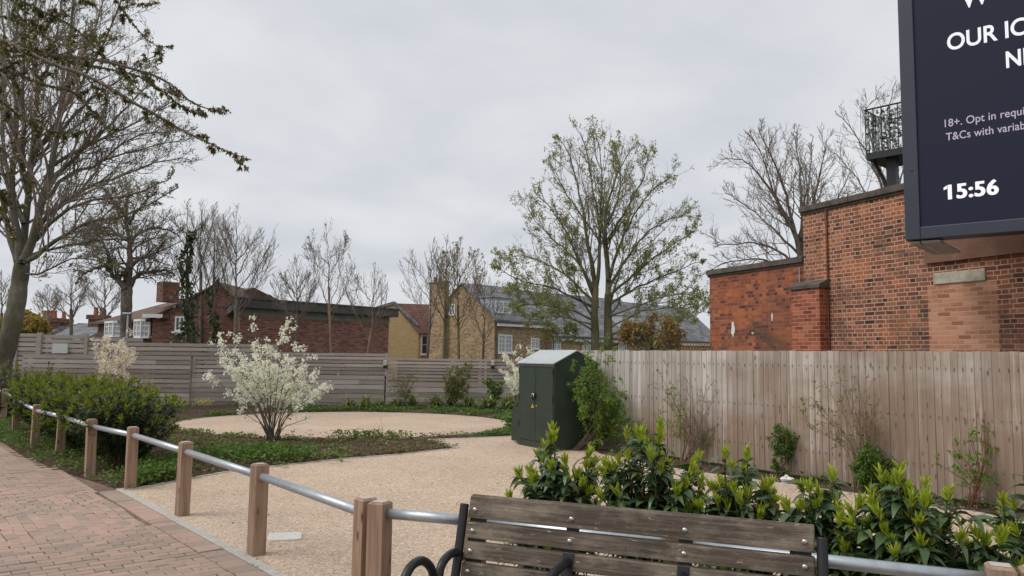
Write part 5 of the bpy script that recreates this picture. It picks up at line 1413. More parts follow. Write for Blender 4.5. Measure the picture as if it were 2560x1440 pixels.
# leafy maple in the middle
Ym = 28.0
limbs = [
    ([(1490, 760), (1486, 700), (1472, 620), (1458, 540), (1440, 450), (1420, 380), (1392, 335)], 0.6, .15, .02),
    ([(1490, 720), (1500, 640), (1496, 560), (1480, 470), (1468, 390), (1452, 335)], -0.8, .12, .02),
    ([(1520, 740), (1520, 650), (1512, 560), (1530, 470), (1560, 400), (1590, 362)], 0.8, .16, .02),
    ([(1520, 700), (1512, 610), (1500, 520), (1506, 430), (1492, 345)], -0.5, .12, .02),
    ([(1522, 700), (1550, 610), (1590, 530), (1640, 470), (1682, 440)], -1.4, .1, .018),
    ([(1524, 720), (1570, 640), (1620, 580), (1680, 545), (1725, 540)], 1.2, .09, .018),
    ([(1524, 740), (1580, 690), (1640, 640), (1700, 600), (1738, 575)], -0.9, .085, .018),
    ([(1526, 760), (1590, 720), (1660, 690), (1720, 665), (1762, 650)], 1.6, .075, .016),
    ([(1526, 790), (1580, 770), (1650, 745), (1710, 735), (1768, 745)], -1.6, .06, .015),
    ([(1526, 840), (1580, 815), (1640, 800), (1700, 800), (1765, 775)], -2.0, .06, .015),
    ([(1484, 740), (1450, 660), (1420, 590), (1385, 530), (1345, 490)], -1.0, .1, .018),
    ([(1484, 720), (1430, 640), (1385, 600), (1345, 560), (1320, 520)], 1.2, .08, .018),
    ([(1484, 760), (1430, 700), (1370, 660), (1310, 640), (1248, 645)], 1.6, .08, .016),
    ([(1484, 770), (1420, 735), (1360, 715), (1300, 700), (1240, 665)], -1.7, .08, .016),
    ([(1486, 800), (1430, 775), (1370, 765), (1320, 760), (1280, 755)], -1.0, .06, .015),
    ([(1486, 830), (1440, 800), (1390, 790), (1340, 800), (1300, 790)], -2.1, .05, .015),
    ([(1500, 600), (1440, 520), (1400, 455), (1372, 400)], 1.6, .07, .015),
    ([(1520, 600), (1580, 500), (1610, 440), (1622, 385)], -1.7, .08, .015),
    ([(1520, 560), (1550, 480), (1545, 410), (1535, 360)], 1.7, .07, .015),
    ([(1486, 800), (1452, 745), (1430, 690), (1405, 640)], -1.2, .06, .012),
    ([(1526, 790), (1560, 735), (1592, 690), (1622, 640)], 1.0, .06, .012),
    ([(1496, 770), (1470, 690), (1452, 620), (1420, 560)], 0.9, .06, .012),
    ([(1522, 770), (1546, 690), (1562, 610), (1572, 540)], -0.9, .06, .012),
    ([(1526, 820), (1600, 780), (1670, 770), (1740, 760)], 1.3, .05, .012),
    ([(1486, 815), (1420, 790), (1360, 745), (1300, 735)], 1.3, .05, .012),
    ([(1486, 862), (1450, 845), (1410, 835), (1370, 830)], -1.4, .045, .012),
    ([(1528, 868), (1570, 840), (1600, 850), (1650, 855)], -1.0, .04, .012),
]
env_m = lambda p, e1=px_env(Ym, 1215, 1795, 300, 1010, 4.6): e1(p)
def _msel(p): return RNG.random(len(p)) < np.clip(1.1 - 0.12 * (p[:, 2] - 2.4), 0.5, 0.97)
t_, _ = tree('leafy_tree', 'large spreading tree with fresh green leaves and twin trunks behind the cabinet', 'tree', zb(1505, Ym), Ym,
     ([(1522, 900), (1521, 850), (1520, 790), (1520, 735)], .185, .125), limbs,
     [dict(n=15, lr=(0.14, 0.42), ang=(18, 48), up=0.45, wig=0.3, K=6, rmin=0.011, rk=0.4, t0=0.2),
      dict(n=7, lr=(0.28, 0.6), ang=(18, 50), up=0.55, wig=0.35, K=5, rmin=0.007, rk=0.5, all=True),
      dict(n=3, lr=(0.28, 0.6), ang=(20, 55), up=0.5, wig=0.4, K=4, rmin=0.005, rk=0.6)],
     M['bark_moss'], M['twig'], dict(n=1, s=0.074, c=5, w=0.55, m=M['maple'], t0=0.5, jit=0.01, cj=0.035, droop=0.3, up=0.0, sel=_msel), env=env_m, lk=0.72)
tp = limb_px([(1488, 905), (1488, 840), (1486, 780), (1490, 720)], Ym - 0.15, 0, 12)
MB().tubes(tp, np.linspace(.185, .105, 12), 12).build('trunk', M['bark_moss'], t_, world=True, smooth=True)
fan_tree('bronze_shrub', 'bronze-orange leaved maple bush behind the timber fence', 1630, 905, 792, 1552, 1712, 21, 9, .05, .3, 21, 'bark_dark', 'twig_dark', 1.1, dict(n=1, s=0.095, c=3, w=0.5, m=M['bronze'], t0=0.3, jit=0.04, droop=0.5, sel=lambda p: RNG.random(len(p)) < 0.55), None, 0, 0.3, 0.006)

# bare trees above the brick wall
Yw = 25.0
limbs = [
    ([(2004, 660), (1978, 565), (1942, 500), (1902, 440), (1852, 395), (1800, 400)], 0.5, .15, .02),
    ([(2002, 640), (1988, 590), (1962, 475), (1925, 385), (1892, 322)], -0.6, .13, .02),
    ([(2006, 640), (2004, 520), (1998, 410), (1985, 330)], 0.8, .13, .02),
    ([(2010, 640), (2036, 500), (2056, 410), (2068, 352)], -0.8, .12, .02),
    ([(2004, 680), (1950, 630), (1880, 605), (1812, 612), (1775, 590)], 0.9, .09, .018),
    ([(2004, 690), (1930, 655), (1850, 650), (1790, 668), (1755, 690)], -0.9, .08, .018),
    ([(2000, 640), (1930, 570), (1860, 510), (1815, 482)], 1.2, .08, .018),
    ([(2010, 650), (2060, 560), (2100, 480), (2130, 420)], 1.0, .1, .02),
    ([(2000, 600), (1950, 520), (1900, 380), (1865, 330)], -1.3, .08, .018),
    ([(2010, 600), (2020, 480), (2030, 390), (2030, 335)], 1.5, .07, .018),
]
WT = 'bare trees above the brick wall'
tree('bare_tree', 'wide bare tree fanning out above the step in the red brick wall', 'tree', zb(2006, Yw), Yw, ([(2006, 905), (2006, 800), (2005, 640)], .22, .17), limbs,
     [dict(n=15, lr=(0.15, 0.42), ang=(20, 55), up=0.5, wig=0.4, K=6, rmin=0.010, rk=0.42, t0=0.15), dict(n=7, lr=(0.3, 0.6), ang=(25, 60), up=0.5, wig=0.5, K=5, rmin=0.0075, rk=0.5, all=True),
      dict(n=4, lr=(0.3, 0.6), ang=(25, 65), up=0.6, wig=0.5, K=4, rmin=0.0058, rk=0.7)],
     M['bark_dark'], M['twig'], None, WT, px_env(Yw, 1735, 2200, 290, 860, 4.2))
limbs = [
    ([(2232, 560), (2205, 470), (2172, 390), (2130, 320), (2088, 282)], 0.5, .1, .018), ([(2232, 540), (2200, 430), (2175, 340), (2165, 270), (2200, 240)], -0.6, .09, .018),
    ([(2234, 520), (2225, 400), (2215, 300), (2238, 205)], 0.4, .1, .018), ([(2232, 560), (2180, 500), (2130, 430), (2085, 380)], 0.9, .08, .018), ([(2234, 540), (2260, 420), (2300, 330)], -0.5, .09, .018),
    ([(2232, 580), (2180, 540), (2120, 520), (2070, 490)], -1.0, .06, .015),
]
tree('bare_tree', 'bare tree behind the black platform and advertising screen', 'tree', zb(2234, 27.0), 27.0, ([(2234, 905), (2234, 700), (2233, 550)], .16, .12), limbs,
     [dict(n=12, lr=(0.15, 0.42), ang=(20, 55), up=0.5, wig=0.5, K=6, rmin=0.010, rk=0.42, t0=0.15), dict(n=6, lr=(0.3, 0.6), ang=(25, 60), up=0.5, wig=0.5, K=5, rmin=0.0075, rk=0.5, all=True),
      dict(n=3, lr=(0.3, 0.6), ang=(25, 65), up=0.5, wig=0.5, K=4, rmin=0.006, rk=0.7)],
     M['bark_dark'], M['twig'], None, WT, px_env(27.0, 2050, 2400, 185, 800, 4.0))

# cherry overhanging from the left, its trunk outside the view
Yc = 6.2
limbs = [
    ([(-420, 40), (-180, 90), (0, 122), (130, 138), (245, 150), (330, 172), (400, 195), (446, 226), (482, 258), (528, 274), (566, 284)], 0.3, .03, .004, -0.6),
    ([(-420, 60), (-150, 110), (60, 128), (200, 160), (330, 185), (385, 212), (430, 246), (466, 276), (520, 292)], 0.7, .022, .003, -0.5),
    ([(-420, 30), (-160, 60), (0, 100), (130, 160), (205, 184), (268, 216), (325, 252), (395, 290), (455, 326), (520, 356), (575, 382), (628, 400)], -0.3, .034, .004, -0.7),
    ([(-420, -40), (-50, -120), (180, -80), (272, -20), (312, 32), (346, 76), (372, 104), (402, 119), (430, 114)], 0.2, .024, .003, -0.4),
    ([(-420, -20), (-150, -40), (40, -2), (110, 32), (165, 56), (212, 92), (262, 142), (305, 186), (372, 244)], 0.9, .024, .003, -0.2),
    ([(-420, 120), (-150, 140), (-20, 168), (60, 192), (122, 216), (186, 232), (240, 290), (285, 350)], 0.4, .022, .003, -0.5),
    ([(-420, -60), (0, -140), (240, -60), (305, -4), (342, 10), (384, 13), (398, 4)], 1.0, .014, .003, 0),
    ([(-420, 200), (-150, 220), (-20, 240), (60, 300), (140, 330), (220, 330)], -0.4, .02, .003, -0.6),
    ([(-420, 0), (-150, 10), (0, 40), (100, 50), (180, 20), (230, -20)], -0.2, .02, .003, -0.5),
    ([(-420, 260), (-150, 300), (-20, 350), (50, 430), (90, 460)], 0.3, .016, .003, -0.4),
    ([(-420, 330), (-150, 400), (-10, 470), (20, 560), (40, 600)], 0.5, .016, .003, -0.4),
    ([(-420, -30), (-100, 20), (60, 60), (150, 110), (250, 105), (300, 90)], 1.3, .018, .003, 0.0),
]
def cherry():
    bx, by_ = -6.3, 5.3
    t = thing('cherry_tree', 'cherry tree overhanging from the left with drooping leafy twigs against the sky', 'tree', (bx, by_, 0), 0)
    tk = spline([(bx, by_, -0.1), (bx + 0.05, by_, 1.2), (bx + 0.0, by_ + 0.05, 2.4), (bx + 0.15, by_ + 0.1, 3.4)], 14)
    MB().tubes(tk, np.linspace(.17, .11, 14), 12).build('trunk', M['bark_dark'], t, world=True, smooth=True)
    LP, LR = [], []
    for l in limbs:
        q = limb_px(l[0], Yc, l[1], 30, l[4])
        st = np.array([bx + 0.12, by_ + 0.1, 2.2 + 1.1 * random.random()])
        q = spline(np.concatenate([[st, (st + q[0]) / 2 + [0, 0, 0.15]], q]), 40)
        LP.append(q); LR.append(np.concatenate([np.linspace(l[2] * 1.6, l[2], 10), np.linspace(l[2], l[3], 30)]))
    LP, LR = np.array(LP), np.array(LR)
    MB().tubes(LP, LR, 6).build('limb', M['twig_dark'], t, world=True, smooth=True)
    c0, r0 = grow(LP, LR, 14, (0.06, 0.16), (25, 60), 0.25, 0.72, 0.1, 0.35, 7, 0.0026, 0.5, absl=(0.2, 0.6), flat=0.7)
    c1, r1 = grow(LP, LR, 12, (0.06, 0.16), (25, 60), 0.6, 0.97, 0.2, 0.35, 7, 0.0022, 0.5, absl=(0.05, 0.2), flat=0.7)
    c1 = np.concatenate([c0, c1]); r1 = np.concatenate([r0, r1])
    c2, r2 = grow(c1, r1, 3, (0.2, 0.4), (25, 60), 0.3, 0.95, 0.1, 0.35, 5, 0.0018, 0.6)
    MB().tubes(c1, r1, 4).tubes(c2, r2, 3).build('branches', M['twig_dark'], t, world=True, smooth=True)
    lf = MB(); pe = MB()
    for pts, n, t0 in ((LP, 230, 0.45), (c1, 16, 0.2), (c2, 6, 0.2)):
        p, d = at_tips(pts, n, t0, 1.0, 0.003)
        k = RNG.random(len(p)) < (0.35 + 0.65 * blot(p[:, [0, 2]] + p[:, [1, 1]], 4.0)); p, d = p[k], d[k]
        c = 4; p = np.repeat(p, c, 0); d = np.repeat(d, c, 0); m = len(p)
        lf.leaves(p, nrm(d * 0.6 + rnd_dir(m) + [0, 0, 0.1]), rnd_dir(m), 0.014 + 0.024 * RNG.random(m), 0.011 + 0.008 * RNG.random(m), 0.4, 0.3)
        q = p[RNG.random(m) < 0.035]; q = np.repeat(q, 4, 0); pe.leaves(q + RNG.normal(0, 0.008, q.shape), rnd_dir(len(q)), rnd_dir(len(q)), 0.022, 0.018, 0.1)
    lf.build('foliage', M['cherry'], t, world=True); pe.build('blossom', M['petal'], t, world=True)
cherry()
def street_lamp():
    q = zb(315, 29.6); t = thing('street_lamp', 'thin grey street lamp standing in front of the dark gnarled tree trunk', 'street lamp', q)
    z1 = P(315, 786, 29.6)[2]
    MB().tubes([(q[0], q[1], 0), (q[0], q[1], 1.5), (q[0], q[1], z1)], [.06, .05, .035], 8).build('pole', M['galv'], t, world=True, smooth=True)
    MB().box(q[0] - 0.2, q[0] + 0.16, q[1] - 0.08, q[1] + 0.08, z1, z1 + 0.07).build('lamp_head', M['galv'], t, world=True, bevel=0.02)
street_lamp()
#--PLANTS--
# ------------------------------------------------------------------ shrubs and ground plants
FF = Frame(FA[:2], math.atan2(FD[1], FD[0]))
def bush(name, label, cat, base, stems, levels, bark, twig, leaf=None, group=None, env=None, fl=None, spread=0.06):
    """many stems from one foot; stems are pixel polylines at the foot's own distance, each with its own depth run"""
    t = thing(name, label, cat, (base[0], base[1], 0), 0, group); Y = base[1]
    LP, LR = [], []
    for pl, dy, r0, r1 in stems:
        q0 = np.array([base[0] + random.uniform(-spread, spread), base[1] + random.uniform(-spread, spread), -0.02])
        pts = [q0] + [P(p[0], p[1], Y + dy * (k + 1) / len(pl)) for k, p in enumerate(pl)]
        LP.append(spline(pts, 12)); LR.append(np.linspace(r0, r1, 12))
    LP, LR = np.array(LP), np.array(LR)
    MB().tubes(LP, LR, 6).build('stem', bark, t, world=True, smooth=True)
    tw = MB(); cp, cr = LP, LR
    for lv in levels:
        cp, cr = grow(cp, cr, env=env, **lv); tw.tubes(cp, cr, 3)
    tw.build('branches', twig, t, world=True, smooth=True)
    for nm, lf_ in (('foliage', leaf), ('blossom', fl)):
        if not lf_: continue
        m = MB()
        for src, n in ((cp, lf_['n']), (LP, lf_.get('ns', 0))):
            if not n: continue
            p, d = at_tips(src, n, lf_.get('t0', 0.2) if src is cp else 0.5, 1.0, lf_.get('jit', 0.01))
            if 'sel' in lf_: k = lf_['sel'](p); p, d = p[k], d[k]
            c = lf_.get('c', 3); p = np.repeat(p, c, 0); d = np.repeat(d, c, 0); k = len(p); s_ = lf_['s'] * (0.6 + 0.8 * RNG.random(k))
            m.leaves(p + RNG.normal(0, lf_.get('cj', 0.008), p.shape), nrm(d * lf_.get('along', 0.5) + rnd_dir(k) + np.array([0, 0, lf_.get('up', 0)])), rnd_dir(k), s_, s_ * lf_.get('w', 0.55), lf_.get('droop', 0.2), 0.3)
        m.build(nm, lf_['m'], t, world=True)
    return t
def fanstems(px, py, tips, r=0.012, bow=0.15, dyr=0.4):
    out = []
    for (x, y) in tips:
        out.append(([(px + (x - px) * 0.3, py + (y - py) * 0.42), (px + (x - px) * 0.68, py + (y - py) * 0.75), (x, y)], random.uniform(-dyr, dyr), r, r * 0.25))
    return out
# white blossom shrubs
q = G(680, 1106)
tips = [(545, 850), (522, 938), (560, 905), (585, 840), (632, 812), (640, 860), (668, 850), (700, 845), (718, 806), (740, 870), (775, 885), (790, 940), (762, 930), (815, 965), (800, 985), (765, 1000), (600, 960), (570, 990), (540, 870), (610, 900), (650, 900), (690, 905), (720, 930), (745, 985), (620, 1040), (640, 980), (700, 970), (770, 1045), (585, 925), (668, 930)]
fb_ = dict(n=1, ns=9, s=0.044, c=22, w=0.85, m=M['blossom'], t0=0.4, jit=0.012, cj=0.032, along=0.1, sel=lambda p: (RNG.random(len(p)) < np.clip((p[:, 2] - 0.45) * 1.7, 0.0, 0.85)))
bush('blossom_shrub', 'large shrub covered in white blossom standing in the planting bed', 'shrub', q, fanstems(680, 1090, tips, 0.012, dyr=0.75),
     [dict(n=8, lr=(0.12, 0.32), ang=(20, 60), up=0.4, wig=0.4, K=5, rmin=0.003, rk=0.5, t0=0.35)], M['bark_dark'], M['twig_brown'],
     dict(n=1, s=0.05, c=2, w=0.5, m=M['fresh_dim'], t0=0.3, sel=lambda p: RNG.random(len(p)) < 0.5), 'white blossom shrubs', None, fb_, 0.1)
q = (P(272, 960, 19.5)[0], 19.5)
tips = [(238, 862), (258, 848), (280, 870), (300, 862), (320, 850), (336, 868), (340, 900), (250, 890), (330, 930), (262, 905), (300, 900), (312, 935), (246, 945), (335, 945), (285, 925), (270, 850), (322, 880)]
bush('blossom_shrub', 'smaller creamy blossom shrub rising above the clipped hedge on the left', 'shrub', q, fanstems(272, 985, tips, 0.014, dyr=0.6),
     [dict(n=7, lr=(0.15, 0.35), ang=(20, 55), up=0.4, wig=0.4, K=5, rmin=0.0035, rk=0.5, t0=0.4)], M['bark_dark'], M['twig_brown'],
     dict(n=2, s=0.05, c=2, w=0.5, m=M['fresh_dim'], t0=0.3, sel=lambda p: RNG.random(len(p)) < 0.4), 'white blossom shrubs', None,
     dict(n=1, ns=7, s=0.055, c=22, w=0.85, m=M['blossom_pink'], t0=0.4, jit=0.02, cj=0.036, along=0.1, sel=lambda p: RNG.random(len(p)) < np.clip((p[:, 2] - 0.75) * 2.0, 0, 0.8)), 0.1)
q = (P(1296, 960, 22.0)[0], 22.0)
tips = [(1325, 872), (1300, 885), (1275, 905), (1262, 890), (1256, 925), (1290, 925), (1270, 950), (1310, 905), (1330, 900), (1280, 965)]
bush('blossom_shrub', 'white blossom shrub half hidden behind the left end of the green cabinet', 'shrub', q, fanstems(1298, 1005, tips, 0.014, dyr=0.6),
     [dict(n=8, lr=(0.15, 0.35), ang=(20, 55), up=0.4, wig=0.4, K=5, rmin=0.0035, rk=0.5, t0=0.4)], M['bark_dark'], M['twig_brown'],
     None, 'white blossom shrubs', None, dict(n=1, ns=7, s=0.055, c=22, w=0.85, m=M['blossom'], t0=0.3, jit=0.02, cj=0.036, along=0.1, sel=lambda p: RNG.random(len(p)) < np.clip((p[:, 2] - 0.5) * 2.0, 0, 0.75)), 0.1)

# shrubs along the timber fence
def fpt(px, off=0.3):
    h = FF.hit(px, 1100); q = FF.w(h[0], -off); return q
TWL = [dict(n=9, lr=(0.2, 0.45), ang=(20, 55), up=0.4, wig=0.4, K=5, rmin=0.0036, rk=0.55, t0=0.25), dict(n=3, lr=(0.3, 0.6), ang=(25, 60), up=0.3, wig=0.4, K=4, rmin=0.0027, rk=0.7)]
def lv(**k): return [dict(d, **k) if i == 0 else dict(d) for i, d in enumerate(TWL)]
bush('green_shrub', 'fresh green shrub growing against the dark side of the cabinet', 'shrub', fpt(1512, 0.75),
     fanstems(1512, 1130, [(1398, 975), (1432, 925), (1462, 898), (1490, 892), (1520, 925), (1545, 950), (1572, 965), (1425, 1040), (1450, 985), (1478, 950), (1500, 980), (1540, 1010), (1415, 1075), (1470, 1030), (1560, 1040)], 0.009, dyr=0.45), lv(),
     M['stem'], M['twig_brown'], dict(n=4, s=0.055, c=3, w=0.5, m=M['fresh'], t0=0.15, ns=10, droop=0.3, cj=0.02))
bush('twiggy_shrub', 'half bare shrub with pale green leaves on its left side by the fence', 'shrub', fpt(1738, 0.3),
     fanstems(1738, 1165, [(1655, 940), (1668, 990), (1690, 955), (1650, 1040), (1700, 1000), (1730, 970), (1765, 965), (1790, 975), (1805, 985), (1780, 1040), (1800, 1060), (1745, 1000), (1690, 1060), (1760, 1010), (1715, 1030), (1775, 1090), (1725, 1090), (1795, 1020)], 0.0085, dyr=0.3), lv(n=9),
     M['twig_brown'], M['twig_brown'], dict(n=3, s=0.045, c=2, w=0.4, m=M['fresh'], t0=0.3, ns=4, sel=lambda p: RNG.random(len(p)) < np.where(p[:, 0] < fpt(1738)[0], 0.55, 0.07)))
bush('twiggy_shrub', 'sparse shrub with thin pale arching stems against the brown part of the fence', 'shrub', fpt(2165, 0.3),
     fanstems(2168, 1190, [(2002, 1045), (2025, 990), (2058, 952), (2100, 948), (2112, 940), (2148, 962), (2160, 955), (2196, 998), (2120, 1010), (2060, 1040), (2205, 1060), (2180, 1010), (2090, 1090), (2140, 1040), (2190, 1090), (2175, 1050)], 0.009, dyr=0.3), lv(n=7, lr=(0.15, 0.35)),
     M['twig_brown'], M['twig_brown'], dict(n=3, s=0.04, c=3, w=0.5, m=M['fresh_dim'], t0=0.4, ns=4, sel=lambda p: RNG.random(len(p)) < np.where(p[:, 0] < fpt(2130)[0], 0.4, 0.1)))
bush('green_shrub', 'small upright green shrub at the fence just left of the white rock', 'shrub', fpt(1958, 0.25),
     fanstems(1958, 1195, [(1940, 1085), (1950, 1078), (1968, 1088), (1985, 1080), (2000, 1092), (1975, 1100), (1945, 1110), (1990, 1115), (1936, 1160)], 0.006, dyr=0.12), lv(n=5, t0=0.5),
     M['stem'], M['twig_brown'], dict(n=5, s=0.04, c=3, w=0.6, m=M['weed'], t0=0.2, ns=8, cj=0.012))
bush('green_shrub', 'dense rounded dark green bush at the foot of the fence', 'shrub', fpt(2182, 0.42),
     fanstems(2182, 1235, [(2145, 1165), (2160, 1140), (2180, 1128), (2200, 1138), (2213, 1160), (2150, 1195), (2212, 1190), (2180, 1160), (2165, 1175), (2198, 1175)], 0.006, dyr=0.2), lv(n=7),
     M['stem'], M['stem'], dict(n=6, s=0.045, c=4, w=0.55, m=M['weed'], t0=0.1, ns=12, cj=0.02))
bush('twiggy_shrub', 'thin reddish stems with a few green leaves near the right edge of the fence', 'shrub', fpt(2455, 0.3),
     fanstems(2458, 1255, [(2478, 998), (2462, 1010), (2452, 1060), (2428, 1085), (2420, 1080), (2384, 1105), (2372, 1130), (2340, 1155), (2475, 1140), (2400, 1140)], 0.008, dyr=0.25), lv(n=5, lr=(0.1, 0.3)),
     M['pipe'], M['twig_brown'], dict(n=2, s=0.045, c=4, w=0.6, m=M['fresh'], t0=0.5, ns=2, sel=lambda p: RNG.random(len(p)) < 0.35))
bush('green_shrub', 'little grey green plant between the two big shrubs at the fence', 'shrub', fpt(1600, 0.45),
     fanstems(1600, 1135, [(1580, 1080), (1600, 1065), (1618, 1078), (1590, 1095), (1625, 1100)], 0.005, dyr=0.15), lv(n=5),
     M['stem'], M['stem'], dict(n=4, s=0.04, c=3, w=0.6, m=M['weed'], t0=0.2, ns=6, cj=0.02))
# shrubs along the slatted fence
bush('willowy_shrub', 'loose olive green shrub in front of the slatted fence behind the sedges', 'shrub', (P(1010, 1000, 23.7)[0], 23.7),
     fanstems(1010, 1005, [(980, 950), (992, 938), (1008, 945), (1022, 940), (1032, 928), (1036, 955), (985, 975), (1028, 975)], 0.01, dyr=0.3), lv(n=9), M['stem'], M['twig_brown'],
     dict(n=3, s=0.06, c=2, w=0.35, m=M['fresh_dim'], t0=0.2, sel=lambda p: RNG.random(len(p)) < 0.5))
bush('willowy_shrub', 'taller denser olive green shrub in front of the lamp lit end of the slatted fence', 'shrub', (P(1140, 1000, 23.7)[0], 23.7),
     fanstems(1138, 1005, [(1112, 950), (1122, 930), (1140, 920), (1158, 915), (1170, 912), (1172, 940), (1130, 950), (1160, 955), (1115, 975), (1168, 970)], 0.012, dyr=0.3), lv(n=10), M['stem'], M['twig_brown'],
     dict(n=4, s=0.065, c=3, w=0.3, m=M['fresh_dim'], t0=0.2, ns=6))
bush('green_shrub', 'small green shrub by the slatted fence left of the cabinet', 'shrub', (P(1238, 1000, 23.5)[0], 23.5),
     fanstems(1238, 1000, [(1215, 958), (1230, 952), (1245, 958), (1255, 968), (1222, 970)], 0.01, dyr=0.2), lv(n=6), M['stem'], M['stem'], dict(n=3, s=0.08, c=3, w=0.6, m=M['weed'], t0=0.3))

# laurels
def laurel(name, label, cat, base, R, H, shoots, lper, leafL, leafM, newM, zmin, rows, newn, newL, group, squash=1.0, ang=0.0, newp=1.0, droop=0.55, fall=0.3):
    t = thing(name, label, cat, (base[0], base[1], 0), 0, group)
    n = shoots; a = RNG.random(n) * 2 * math.pi; u = np.sqrt(RNG.random(n)); rr = u * R
    ex = rr * np.cos(a); ey = rr * np.sin(a) * squash
    X = ex * math.cos(ang) - ey * math.sin(ang); Y = ex * math.sin(ang) + ey * math.cos(ang)
    z = H * (1 - fall * u ** 2.6) * (0.72 + 0.32 * RNG.random(n)); low = RNG.random(n) < 0.32; z = np.where(low, z * (0.5 + 0.35 * RNG.random(n)), z)
    b = np.stack([base[0] + X * 0.22, base[1] + Y * 0.22, np.zeros(n)], 1); e = np.stack([base[0] + X, base[1] + Y, z], 1)
    K = 8; f = np.linspace(0, 1, K)[None, :, None]
    pts = b[:, None, :] + (e - b)[:, None, :] * np.concatenate([f ** 1.35, f ** 1.35, f ** 0.85], 2) + RNG.normal(0, 0.012, (n, K, 3)) * f
    MB().tubes(pts, 0.0045 * np.linspace(1.6, 0.6, K)[None] * np.ones((n, 1)) * (1.4 if H > 1 and rows > 2 else 1.0), 4).build('stem', M['stem'], t, world=True, smooth=True)
    p, d = at_tips(pts, lper, 0.3, 0.99, 0.004); k = p[:, 2] > zmin; p, d = p[k], d[k]; m = len(p)
    dr = nrm(rnd_dir(m, -0.1, 0.3) + d * 0.55); s_ = leafL * (0.65 + 0.6 * RNG.random(m))
    MB().leaves(p, dr, nrm(np.array([0, 0, 1.0]) + rnd_dir(m) * 0.5), s_, s_ * (0.33 + 0.12 * RNG.random(m)), droop * (0.5 + RNG.random(m)), 0.35, rows).build('foliage', leafM, t, world=True, smooth=True)
    tipn = np.where((RNG.random(n) < newp) | (u > 2), newn, 0); pi = np.repeat(np.arange(n), tipn); c = len(pi)
    tp = pts[pi, -1] + (pts[pi, -1] - pts[pi, -2]) * (RNG.random(c)[:, None] * 0.5 - 0.15); td = nrm(pts[pi, -1] - pts[pi, -2] + np.array([0, 0, 0.04]))
    s_ = newL * (0.55 + 0.7 * RNG.random(c))
    MB().leaves(tp, nrm(td + rnd_dir(c) * 0.6), rnd_dir(c), s_, s_ * (0.2 if rows > 2 else 0.26), 0.0, 0.4, max(1, rows - 1)).build('new_growth', newM, t, world=True, smooth=True)
    return t
def on_row(px, off):
    best = min(((abs((lambda v: 1280 + F_PX * np.dot(v, RT) / np.dot(v, FW))(rp(s, off, 0.8) - CC) - px), s) for s in np.linspace(-0.5, 5, 400)))
    return rp(best[1], off)
LG = 'laurel shrubs behind the bench'
for px, wpx, top, off, sh, lb in [(1392, 225, 1085, -0.75, 26, 'glossy laurel with lime tips in front of the cabinet, leftmost of its row'),
                        (1628, 265, 1068, -0.75, 30, 'tall laurel with lime tips behind the middle of the bench back'),
                        (1855, 220, 1135, -0.72, 24, 'laurel with lime tips directly below the white rock'),
                        (2060, 230, 1195, -0.62, 26, 'low laurel behind the right end of the bench'),
                        (2285, 330, 1168, -0.58, 38, 'broad laurel right of the bench above the steel rail'),
                        (2475, 150, 1300, -0.55, 14, 'low laurel beside the corner post at bottom right')]:
    q = on_row(px, off); H = P(px, top, q[1])[2]; R = wpx / 1920 * q[1] / 2
    laurel('laurel_shrub', lb, 'shrub', q, R, H - 0.04, int(sh * 2.1), 44, 0.12, M['laurel'], M['laurel_new'], 0.24, 4, 32, 0.064, LG, 0.8, 0, 0.95, 0.7)
q = on_row(2590, -1.05)
laurel('laurel_shrub', 'laurel cut off by the right edge of the view', 'shrub', q, 0.26, P(2560, 1185, q[1])[2], 26, 44, 0.12, M['laurel'], M['laurel_new'], 0.3, 4, 30, 0.062, LG)
HL = 'clipped laurel hedge along the paving'
hb = np.array([-5.32, 10.95, 0]) - KD * 0.4
for k, lb in enumerate(['end plant of the clipped hedge, nearest the white blossom shrub', 'second plant of the clipped hedge in from its open end', 'third plant of the clipped hedge in from its open end', 'fourth plant of the clipped hedge in from its open end', 'fifth plant of the clipped hedge in from its open end', 'farthest plant of the clipped hedge, at its left end']):
    q = hb - KD * 1.25 * k + np.array([0.06 * math.sin(k * 3), 0, 0])
    laurel('hedge_plant', lb, 'hedge', q, 0.8, 1.16 + 0.05 * math.sin(k * 2.2), 270, 36, 0.09, M['hedge'], M['hedge_new'], 0.06, 2, 12, 0.08, HL, 0.9, KA, 0.85, 0.5, 0.2)
q = (P(22, 960, 18.8)[0], 18.8)
laurel('hedge_plant', 'separate lime topped bush at the foot of the big grey tree', 'hedge', q, 0.9, 1.28, 130, 26, 0.1, M['hedge'], M['hedge_new'], 0.1, 2, 10, 0.08, None)
q = (P(104, 960, 19.5)[0], 19.5)
laurel('green_shrub', 'plain dark green shrub above the hedge in front of the slatted fence', 'shrub', q, 0.42, 1.32, 40, 26, 0.1, M['hedge'], M['hedge'], 0.3, 2, 5, 0.07, None)

